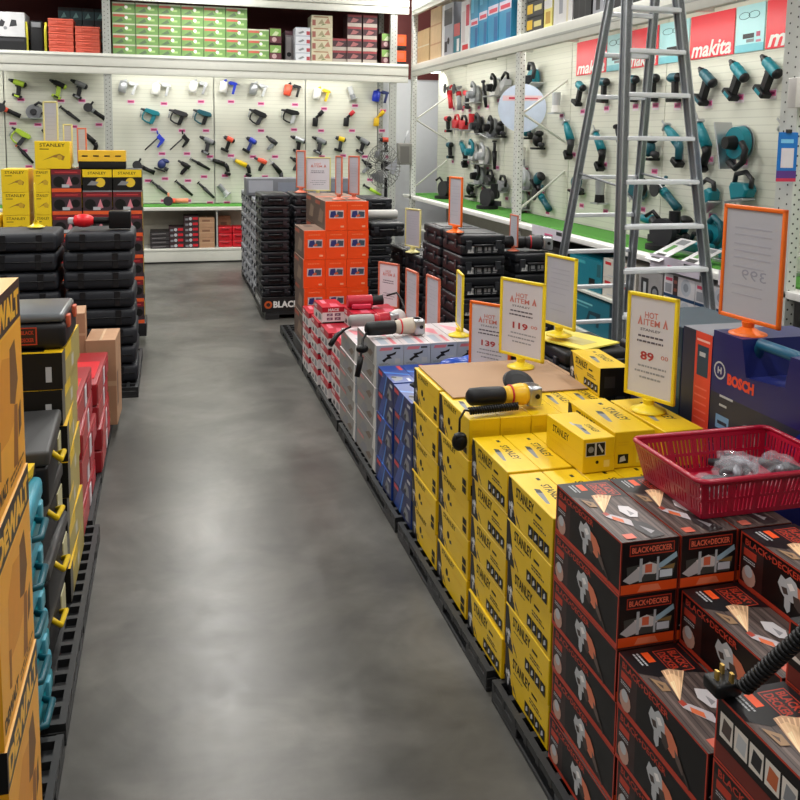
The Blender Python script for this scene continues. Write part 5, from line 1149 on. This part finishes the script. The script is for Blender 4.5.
# ------------------------------------------------------------ demonstration tools lying on the boxes
def helix(p0, p1, r, pitch, wire, sag=0.0):
    p0 = Vector(p0); p1 = Vector(p1); d = p1-p0; L = d.length; d.normalize(); a = d.orthogonal().normalized(); b = d.cross(a); n = int(L/pitch*10); out = []
    for i in range(n+1):
        k = i/n; t = 2*pi*k*L/pitch; c = p0+(p1-p0)*k+Vector((0,0,-sag*sin(pi*k))); out.append(c+(a*cos(t)+b*sin(t))*(r-wire))
    return out
def mk_demo(grip, body, disc):
    def f():
        t = empty('angle_grinder')
        mb = MB(); mb.tube([(-.145,0,0),(-.135,0,0),(-.09,0,0),(-.03,0,0),(-.02,0,0)], [.018,.028,.030,.029,.026], grip, 16); mb.build('grip', t)
        mb = MB(); mb.tube([(-.02,0,0),(.0,0,0),(.045,0,0),(.06,0,0)], [.026,.030,.036,.034], body, 16); mb.build('motor_body', t)
        mb = MB(); mb.tube([(.001,0,0),(.007,0,0)], .0365 if False else .033, RED, 16); mb.build('trim_ring', t)
        mb = MB(); mb.box((.058,-.036,-.034), (.105,.036,.030), STEEL, .010); mb.cyl((.082,0,.03),(.082,0,-.035), .022, CHROME); mb.cyl((.085,-.030,.0),(.085,-.039,.0), .008, BLACK); mb.build('gear_head', t)
        if disc:
            mb = MB(); mb.cyl((0,0,-.006),(0,0,.003), .056, BLACK, .050, n=30, smooth=False); mb.cyl((0,0,.003),(0,0,.007), .05, SOFTBLK, .03, n=30, smooth=False)
            m = Matrix.Translation((.062,.050,.026)) @ Matrix.Rotation(R(34), 4, 'X'); mb.xf(m); mb.build('disc_guard', t)
        return t
    return f
def attach(mb, name, g):
    mb.xf(g.matrix_basis.inverted()); return mb.build(name, g)
g = mk_demo(SOFTBLK, M((240,190,40), .35), True)(); g.location = (1.055, 2.515, zc+.047); g.rotation_euler = (0, R(2), R(4))
tag(g, 'yellow and black angle grinder lying at the front edge of the cardboard', 'angle grinder')
mb = MB(); mb.tube(helix((.90,2.458,zc+.022), (1.07,2.472,zc+.022), .0135, .0085, .004), .0038, BLACK, 6); attach(mb, 'coiled_cord', g)
mb = MB(); mb.tube([(.905,2.462,zc+.02),(.885,2.46,zc+.025),(.868,2.455,zc+.0),(.862,2.44,zc-.04)], .004, BLACK, 6)
mb.ell((.862,2.435,zc-.065), (.026,.02,.030), BLACK); mb.box((.845,2.42,zc-.055), (.88,2.445,zc-.04), BLACK, .004); attach(mb, 'plug', g)
# grey grinder on the grey boxes, red and white grinder on the red boxes, red one behind
zg = PT+6*.0997
g = mk_demo(SOFTBLK, M((196,184,168), .4), False)(); g.location = (1.05, 3.86, zg+.043); g.rotation_euler = (0,0,R(6)); g.scale = (1.15,1.15,1.15)
tag(g, 'beige angle grinder with black grip lying on the grey boxes', 'angle grinder')
mb = MB(); mb.tube([(.885,3.82,zg+.03),(.86,3.79,zg+.01),(.845,3.76,zg-.03),(.84,3.74,zg-.07),(.825,3.73,zg-.12)], .006, BLACK, 6); attach(mb, 'power_cord', g)
mb = MB(); mb.tube([(.84,3.74,zg-.06),(.832,3.735,zg-.1),(.82,3.73,zg-.15)], .013, BLACK, 8); mb.ell((.85,3.76,zg-.03), (.03,.02,.02), BLACK); attach(mb, 'plug', g)
zr = PT+5*.0997
g = mk_demo(M((140,136,134), .5), CRIM, False)(); g.location = (1.09, 4.46, zr+.050); g.rotation_euler = (0,0,R(2)); g.scale = (1.1,1.1,1.1)
tag(g, 'grey and crimson grinder lying before the red boxes', 'angle grinder')
MBs = MB(); MBs.ell((0,0,0), (.045,.03,.045), WHITE)
cap = MBs.build('guard', g, (.105,-.0,.002))
mb = MB(); mb.tube([(.94,4.44,zr+.02),(.90,4.42,zr+.01),(.86,4.40,zr-.01)], .006, BLACK, 6); attach(mb, 'power_cord', g)
mb = MB(); mb.tube([(.90,4.42,zr+.01),(.85,4.38,zr-.01),(.81,4.34,zr-.05)], [.008,.014,.014], BLACK, 8); attach(mb, 'plug', g)
t = empty('impact_drill'); mb = MB(); mb.cyl((-.09,0,.04),(.06,0,.04), .038, CRIM); mb.build('motor_body', t); mb = MB(); mb.cyl((.06,0,.04),(.13,0,.045), .03, SOFTBLK); mb.build('grip', t); MB().box((-.07,-.05,0), (.05,.05,.03), M((206,50,80), .4), .008).build('base', t)
t.location = (1.13, 5.02, PT+5*.0997+.003); tag(t, 'red power tool lying on top of the red boxes', 'power tool')
mb = MB(); mb.tube([(1.30,5.08,zr+.06),(1.36,5.06,zr+.08),(1.38,5.02,zr+.04),(1.38,4.95,zr-.0),(1.42,4.85,zr-.03)], .007, BLACK, 6); attach(mb, 'power_cord', t)
# black grinder on the labelled cases
g = mk_demo(SOFTBLK, DARK, False)(); g.location = (2.12, 4.80, PT+7*.1225+.052); g.rotation_euler = (0,0,R(-15)); g.scale = (1.3,1.3,1.3)
tag(g, 'black angle grinder lying on the right black case stack', 'angle grinder')
mb = MB(); mb.tube([(2.0+.04*cos(a)*1.6, 4.93+.03*sin(a), PT+7*.1225+.012+.004*a) for a in [k*.5 for k in range(26)]], .006, BLACK, 6); attach(mb, 'power_cord', g)
# coil and three pin plug over the nearest boxes
zf1 = PT+5*.1182
cd = empty('coiled_cord'); S = at(744,688,y=1.150); Ee = at(822,618,y=1.04)
mb = MB(); mb.tube(helix(S, Ee, .0145, .0098, .0042, -.0), .0042, BLACK, 6); mb.build('coil', cd)
P0 = at(724,684,z=zf1+.014)
mb = MB(); mb.box((P0.x-.030, P0.y-.024, zf1+.001), (P0.x+.022, P0.y+.022, zf1+.028), BLACK, .008); mb.tube([(P0.x+.01,P0.y,zf1+.014), tuple(S)], .005, BLACK, 6); mb.build('plug', cd)
for dx, dy in ((-.018,-.004), (.002,.010), (.002,-.016)): MB().box((P0.x+dx-.0025, P0.y+dy-.004, zf1+.026), (P0.x+dx+.0025, P0.y+dy+.004, zf1+.044), M((206,170,90), .3, .8)).build('pin', cd)
tag(cd, 'black coiled cord with three pin plug on the nearest boxes', 'cord')
# blue tool and black clamp on the blue boxes
t = empty('belt_clip_tool'); zb = PT+5*.1027
mb = MB(); mb.ell((0,0,.03), (.035,.03,.028), BLACK); mb.build('body', t); mb = MB(); mb.tube([(-.03,0,.02),(-.05,.02,.03),(-.02,.04,.035),(.03,.03,.03),(.06,0,.015)], .007, BLACK, 6); mb.build('lead', t)
t.location = (.985, 3.22, zb); tag(t, 'black plug and lead lying on the near blue boxes', 'plug')
t = empty('blue_tool_bag'); mb = MB(); mb.ell((0,0,.03), (.085,.05,.03), M((24,70,170), .3)); mb.ell((.06,.01,.035), (.05,.04,.03), M((40,90,190), .3)); mb.build('bag_body', t); MB().box((-.03,-.052,.02), (.03,-.045,.05), LGREY, .003).build('label', t)
t.location = (1.22, 3.5, zb); tag(t, 'bright blue plastic bag beside the 139 sign', 'bag')

# ------------------------------------------------------------ red basket of bagged parts
def mk_basket(W, L, H, mat, slots=True):
    t = empty('plastic_basket')
    ins = .022
    def wall(a, b, a2, b2):   # a,b bottom ends; a2,b2 top ends
        a, b, a2, b2 = (Vector(q) for q in (a, b, a2, b2)); mb = MB(); n = int((b2-a2).length/.0115); th = (b-a).cross(Vector((0,0,1))).normalized()*.0025
        def strip(v0, v1, k0, k1):
            p = lambda k, v: (a+(b-a)*k)*(1-v)+(a2+(b2-a2)*k)*v
            q = [p(k0,v0), p(k1,v0), p(k1,v1), p(k0,v1)]
            mb.add(q+[x+th for x in q], [(0,1,2,3),(7,6,5,4),(0,4,5,1),(1,5,6,2),(2,6,7,3),(3,7,4,0)], mat)
        for v0, v1 in ((0,.13), (.45,.52), (.86,1)): strip(v0, v1, 0, 1)
        for i in range(n):
            wd = .62 if (i % 6) else .9
            strip(.12,.46,(i+.0)/n,(i+wd)/n); strip(.51,.87,(i+.0)/n,(i+wd)/n)
        return mb
    bt = [(-W/2+ins,-L/2+ins,0), (W/2-ins,-L/2+ins,0), (W/2-ins,L/2-ins,0), (-W/2+ins,L/2-ins,0)]
    tp = [(-W/2,-L/2,H), (W/2,-L/2,H), (W/2,L/2,H), (-W/2,L/2,H)]
    for i in range(4): j = (i+1) % 4; wall(bt[i], bt[j], tp[i], tp[j]).build('side_wall', t)
    MB().box((-W/2+ins,-L/2+ins,0), (W/2-ins,L/2-ins,.003), mat).build('floor_panel', t)
    mb = MB(); r = .018; pts = []
    for cxs, cys, a0 in ((W/2-r, -L/2+r, -90), (W/2-r, L/2-r, 0), (-W/2+r, L/2-r, 90), (-W/2+r, -L/2+r, 180)):
        for k in range(5): a = R(a0+k*22.5); pts.append((cxs+(r+.004)*cos(a), cys+(r+.004)*sin(a), H))
    pts.append(pts[0]); mb.tube(pts, .0065, mat, 8); mb.build('rim', t)
    return t
BR = M((170,16,48), .3, 0, .05)
zbk = PT+6*.1182
t = mk_basket(.38, .275, .094, BR); t.location = (1.288, 1.682, zbk+.001); tag(t, 'crimson slotted plastic basket on the black grinder boxes', 'basket')
def crumple(r, seed):
    rd = random.Random(seed); bm = bmesh.new(); bmesh.ops.create_icosphere(bm, subdivisions=3, radius=1)
    for v in bm.verts:
        k = .72+.28*rd.random(); v.co = Vector((v.co.x*r[0]*k, v.co.y*r[1]*k, v.co.z*r[2]*k))
    bm.verts.index_update(); out = ([v.co[:] for v in bm.verts], [tuple(v.index for v in f.verts) for f in bm.faces]); bm.free(); return out
FILM = M((236,236,244), .06, 0, 0, 14, 1.0, 0, .16)
for i, (x, y, r, z) in enumerate(((1.19, 1.645, (.06,.05,.030), .036), (1.285, 1.68, (.065,.055,.042), .048), (1.385, 1.66, (.06,.06,.045), .052), (1.34, 1.745, (.06,.035,.033), .042))):
    t = empty('plastic_bag'); vs, fs = crumple(r, i); MB().add(vs, fs, FILM).build('film', t)
    mb = MB(); rd = random.Random(i+20)
    for k in range(3):
        a = rd.uniform(-.5,.5); p = Vector((rd.uniform(-.02,.02), rd.uniform(-.02,.02), rd.uniform(-.008,.008))); d = Vector((cos(a), sin(a), rd.uniform(-.2,.2)))*r[0]*.75
        mb.tube([p-d, p, p+d], [.008,.016,.008], (DARK, M((120,122,128), .3, .8), SOFTBLK)[k], 8)
    mb.build('contents', t)
    t.location = (x, y, zbk+z); t.rotation_euler = (0,0,i*.7); tag(t, 'clear bag of dark metal parts in the basket, %s' % ('leftmost', 'second from left', 'rightmost in front', 'rearmost')[i], 'bag', 'clear bags in the red basket')

# ------------------------------------------------------------ dark blue machine boxes
NB = M((24,32,96), .32, 0, .05); NB2 = M((36,42,62), .4); OR2 = M((226,70,46), .4)
def p_bosch():
    P = [('r','L',(0,0,1,.46),NB2),('p','L',[(.5,0),(1,0),(1,.6),(.75,.3)],M((18,40,130),.35)),('t','L',(.17,.57,.44,.67),OR2,'BOSCH',.06)]
    P += [('c','L',(.085,.665,.026),LGREY),('c','L',(.085,.665,.021),NB),('r','L',(.063,.635,.075,.695),LGREY),('r','L',(.095,.635,.107,.695),LGREY),('r','L',(.063,.657,.107,.673),LGREY)]
    P += [('r','L',(.10,.44,.24,.46),LGREY),('r','L',(.10,.36,.18,.38),LGREY),('r','L',(.07,.16,.21,.28),M((110,150,190),.4)),('r','L',(.09,.20,.19,.23),NB2)]
    P += [('c','L',(.40,.2,.035),GREY),('c','L',(.40,.2,.027),NB2),('r','L',(.385,.0,.415,.12),GREY),('p','L',[(.55,.1),(.62,.24),(.8,.22),(.86,.05),(.7,.02)],M((40,90,150),.4)),('p','L',[(.6,.12),(.65,.18),(.76,.17),(.78,.08)],NB2)]
    P += [('t','F',(.1,.5,.9,.63),OR2,'BOSCH',.05),('r','T',(0,0,1,1),M((96,98,116),.4))]
    return P
def mk_bosch_cut():
    t = empty('machine_box'); w, l, h = .26, .42, .328
    mb = MB(); mb.prism([(-l/2,0),(l/2,0),(l/2,h),(.085,h),(.06,h-.10),(-.09,h-.085),(-.105,h),(-l/2,h)][::-1], -w/2, w/2, NB)
    mb.xf(Matrix.Rotation(-pi/2, 4, 'Z') @ Matrix.Scale(-1, 4, (1,0,0)))
    mb2 = carton(.001, l, h, NB, [p for p in p_bosch() if p[1] == 'L'], 0); mb2 = MB()
    fr = frames(w, l, h); cnt = 0
    dec = MB(); 
    for p in [p for p in p_bosch() if p[1] == 'L']:
        cnt += 1; o, u, v, n = (Vector(q) for q in fr['L']); o = o+n*(.00005*cnt+.0002)
        if p[0] == 'r': a, b, c, d = p[2]; dec.poly([o+u*a+v*b, o+u*c+v*b, o+u*c+v*d, o+u*a+v*d], p[3])
        elif p[0] == 'p': dec.poly([o+u*a+v*b for a, b in p[2]], p[3])
        elif p[0] == 't': a, b, c, d = p[2]; dec.text(p[4], o+u*a+v*b, u*(c-a), v*(d-b), p[3], p[5])
        else:
            a, b, r1 = p[2]; dec.poly([o+u*(a+r1*cos(k*pi/8)/u.length)+v*(b+r1*sin(k*pi/8)/v.length) for k in range(16)], p[3])
    mb.build('carton', t); dec.build('print', t)
    mb = MB(); mb.tube([(-w/2+.05,-.09,h-.06),(-w/2+.05,-.07,h-.012),(-w/2+.05,.07,h-.012),(-w/2+.05,.09,h-.06)], .016, M((24,90,120), .4), 10); mb.build('case_handle', t)
    return t
t = mk_bosch_cut(); zq = PT+.05+2*.31; t.location = (1.505+.13, 1.885, zq); tag(t, 'dark blue BOSCH machine box with a handle cut-out, topmost', 'box')
for r in range(2): put('bosch', lambda: carton(.26, .42, .308, NB, p_bosch()).build('machine_box'), (1.635, 1.885, PT+.05+r*.31), (0,0,0), 'dark blue BOSCH machine box under the cut-out box, %s' % ('lower one', 'upper one')[r], 'box')
def p_strip(): return [('r','L',(.02,0,.98,1),NB2),('r','L',(.45,0,1,1),OR2),('r','L',(.53,.6,.90,.88),M((30,60,80),.4)),('r','L',(.6,.78,.8,.82),LGREY),('r','L',(.5,.915,.93,.935),M((250,190,180),.4)),('r','T',(0,0,1,1),M((120,120,128),.4))] + [('r','L',(.5,.06+k*.07,.9,.075+k*.07),M((240,110,90),.4)) for k in range(7)]
for r in range(3): put('strip', lambda: carton(.26, .145, .325, NB, p_strip()).build('machine_box'), (1.635, 2.172, PT+r*.3265), (0,0,0), 'blue box with an orange side strip, %s' % ('lowest', 'middle one', 'topmost')[r], 'box', 'blue boxes with orange strips')
for r in range(3): put('bdk', lambda: carton(.26, .28, .322, M((20,50,66), .4), [('r','L',(.0,0,.7,1),NB),('r','L',(.72,.3,.98,.7),M((40,80,90),.4)),('r','L',(.3,.3,.38,.5),OR2),('r','L',(.1,.1,.5,.14),LGREY)]).build('machine_box'), (1.64, 2.395, PT+r*.3235), (0,0,0), 'dark blue box left of the orange strip, %s' % ('lowest', 'middle one', 'topmost')[r], 'box', 'dark blue boxes behind the 89 sign')
# black cases behind the cardboard with yellow leaflets
mkb = mk_case(.28, .34, .115, 0, 0, SOFTBLK)
cases('cy', mkb, 1.47, 2.95, PT, .28, .34, .115, 6, 'stack behind the cardboard sheet', 'black tool case', 'black cases behind the cardboard')
cases('cy', None, 1.80, 2.80, PT, .28, .34, .115, 6, 'stack right of the cardboard sheet', 'black tool case', 'black cases behind the cardboard')
mk_leaf = lambda: MB().box((-.11,-.15,0), (.11,.15,.006), M((240,222,90), .5)).box((-.06,-.1,.0062), (.03,.06,.007), M((210,196,120), .5)).build('leaflet')
put('leaf', mk_leaf, (1.58, 3.12, PT+6*.12+.004), (0,0,.4), 'yellow leaflet under the sign on the black case', 'leaflet')
put('leaf', None, (1.93, 2.95, PT+6*.12+.004), (0,0,-.3), 'yellow leaflet on the black case right of the sheet', 'leaflet')
tag(carton(.5, .8, .06, SOFTBLK, []).build('plinth'), 'low dark plinth under the black and blue boxes', 'plinth').location = (2.2, 2.0, 0)

# ------------------------------------------------------------ standing fan by the corner
t = empty('standing_fan'); WIRE = M((110,110,106), .4, .6)
mb = MB(); mb.lathe([(.17,0),(.17,.02),(.05,.04),(.03,.06)], (0,0,0), SOFTBLK, 24); mb.build('base', t)
MB().cyl((0,0,.05), (0,0,1.18), .016, SOFTBLK).build('pole', t)
mb = MB(); mb.cyl((0,-.02,0),(0,.12,0), .055, SOFTBLK, .045); m = Matrix.Translation((0,0,1.30)) @ Matrix.Rotation(R(-55), 4, 'Z'); mb.xf(m); mb.build('motor', t)
mb = MB()
for k in range(28):
    a = 2*pi*k/28; mb.tube([(.05*cos(a),-.10,.05*sin(a)),(.16*cos(a),-.095,.16*sin(a)),(.225*cos(a),-.05,.225*sin(a)),(.20*cos(a),.0,.20*sin(a)),(.06*cos(a),.03,.06*sin(a))], .0035, WIRE, 4)
for r in (.06,.16,.226): mb.tube([(r*cos(2*pi*k/28), (-.10 if r < .2 else -.05), r*sin(2*pi*k/28)) for k in range(29)], .003, WIRE, 4)
mb.xf(m); mb.build('cage', t)
for j in range(3):
    mb = MB(); a = 2*pi*j/3; vs = []
    for k in range(6):
        for q, rr in enumerate((.05, .12, .18)): b = a+(k/5-.5)*(.5+.5*q*.5); vs.append((rr*cos(b), -.045+.012*(k-2.5)*.8, rr*sin(b)))
    mb.add(vs, [(k*3+q, k*3+q+1, k*3+q+4, k*3+q+3) for k in range(5) for q in range(2)], GREY, True); mb.xf(m); mb.build('blade', t)
t.location = (at(386,165,y=8.6).x, 8.6, 0); tag(t, 'standing fan with wire cage near the corner post', 'fan')
t = empty('control_box'); MB().box((-.09,-.06,-.14), (.09,.06,.14), M((120,118,112), .5), .008).build('box_body', t); MB().box((-.07,-.064,-.12), (.05,-.061,.1), M((96,94,90), .5)).build('door', t); mb = MB(); mb.tube([(.0,0,.14),(.02,.0,.22),(.05,.0,.3)], .008, LGREY, 6); mb.build('conduit', t)
p = at(402,154,y=10.85); t.location = (3.005, 10.90, p.z); tag(t, 'grey control box fixed by the corner post', 'control box')
# grey roll on the far black case
t = tag(MB().cyl((-.13,0,.035), (.13,0,.035), .034, M((186,184,180), .5), n=16).build('paper_roll'), 'pale grey roll lying right of the orange boxes', 'roll'); t.location = (1.50, 6.1, 1.0)
put('cf', None, (1.50, 6.1, .9), (0,0,0), 'black tool case under the pale grey roll', 'tool case')
# ------------------------------------------------------------ yellow display boxes far left
YBX = M((236,200,30), .42, 0, .05)
def mk_yd(w, h, l=.3): return flat('hammer_box', w, l, h, YBX, [('t','F',(.14,.80,.86,.92),INK,'STANLEY',.01),('r','F',(.14,.70,.4,.73),INK),('p','F',[(.2,.3),(.55,.5),(.7,.55),(.85,.45),(.8,.3),(.65,.4),(.5,.42)],M((150,110,40),.5)),('c','F',(.7,.42,.018),M((200,160,40),.5)),('r','R',(.1,.1,.9,.9),YELD)])
mk_rb = flat('blade_box', .205, .3, .165, M((60,44,50), .5), [('r','F',(0,.78,1,1),M((120,26,34),.5)),('r','F',(.12,.86,.88,.90),M((200,60,60),.5)),('r','F',(0,.0,1,.16),M((226,90,40),.5)),('c','F',(.25,.45,.04),INK),('c','F',(.8,.5,.03),INK),('p','F',[(.45,.2),(.6,.7),(.7,.3)],M((214,130,140),.5)),('r','F',(.35,.2,.6,.34),LGREY),('r','R',(0,0,1,1),INK),('r','R',(0,.3,.35,1),YBX),('r','R',(.6,.1,.9,.5),M((120,100,50),.5))])
mk_yb = flat('grinder_pack', .205, .3, .165, INK, [('r','F',(0,.66,1,1),YBX),('t','F',(.18,.78,.8,.9),INK,'STANLEY',.01),('c','F',(.6,.42,.035),M((226,190,50),.5)),('p','F',[(.15,.3),(.3,.5),(.55,.45),(.45,.3)],GREY),('r','F',(0,0,1,.06),GREY)])
YD = 6.72
cols = [(-.285, 'yb', mk_yb, 7), (-.497, 'yb', mk_yb, 7), (-.71, 'rb', mk_rb, 7), (-.875, 'yd1', mk_yd(.115,.165), 7), (-1.06, 'yd2', mk_yd(.18,.165), 7)]
for c, (x, key, mk, n) in enumerate(cols):
    for r in range(n):
        k2, m2 = (('rb', mk_rb) if (c < 2 and r < 6) else (key, mk))
        nm = {'yb': 'yellow and black pack', 'rb': 'red and grey blade box', 'yd1': 'narrow yellow box', 'yd2': 'wide yellow box'}[k2]
        put(k2, m2, (x, YD+.15, PT+.10+r*.167), (0,0,random.uniform(-.01,.01)), 'far left display, %s, %s column from the aisle, %s' % (nm, ORDL[c], ORD[n-1-r]), 'box', 'far left display boxes')
tag(MB().box((-1.2, YD-.01, PT), (-.17, YD+.32, PT+.099), SOFTBLK, .003).build('display_plinth'), 'black plinth under the far left display boxes', 'plinth')
zt = PT+.10+7*.167+.002
put('yd3', mk_yd(.24,.20,.15), (-.80, YD+.08, zt), (0,0,0), 'large yellow box on top of the far left display', 'box')
t = empty('display_tray'); MB().box((-.165,-.12,0), (.165,.04,.055), INK, .004).build('tray', t); mb = MB(); mb.box((-.165,-.125,.056), (.165,.04,.135), M((240,190,50), .45)); 
for k in range(4): mb.box((-.14+k*.078,-.1262,.09), (-.10+k*.078,-.1255,.10), INK)
mb.build('header', t)
t.location = (-.46, YD+.14, zt); tag(t, 'black tray with a yellow header on the far left display', 'display tray')
put('yd1', None, (-1.22, YD+.1, zt-.5), (0,0,0), 'narrow yellow box at the far left behind the cases', 'box')
# things on the soft cases and on the black cases of the left row
t = empty('cordless_drill'); mb = MB(); mb.cyl((-.08,0,.05),(.0,0,.05), .035, M((226,30,40), .35)); mb.ell((-.03,0,.05),(.07,.04,.042), M((226,30,40), .35)); mb.build('motor_body', t)
MB().box((-.12,-.02,.03), (-.08,.02,.07), LGREY, .008).build('chuck', t); mb = MB(); mb.cyl((.03,0,.05),(.12,0,.05), .022, BLACK); mb.build('grip', t); MB().box((.12,-.05,.002), (.25,.05,.11), BLACK, .008).build('battery', t)
t.location = (-.47, 5.6, PT+8*.118+.003); tag(t, 'red drill with black battery lying on the right soft cases', 'drill')
zs = zk+2*.117+.001
t = mk_basket(.15, .12, .05, M((240,150,40), .4)); 
t.location = (-.58, 3.385, .90+.002); tag(t, 'small orange basket behind the black case', 'basket')
put('brk', mk_brown(.16, .16, .30), (-.58, 3.385, .60), (0,0,0), 'brown carton under the small orange basket', 'carton')
t = empty('cordless_drill'); mb = MB(); mb.ell((0,0,.03), (.045,.03,.035), M((220,20,36), .35)); mb.build('motor_body', t); mb = MB(); mb.tube([(.04,0,.03),(.08,.0,.04),(.10,.0,.05)], [.012,.012,.018], BLACK); mb.build('nose', t)
t.location = (-.59, 3.385, .912); tag(t, 'small red tool lying in the orange basket', 'power tool')
#@@END@@
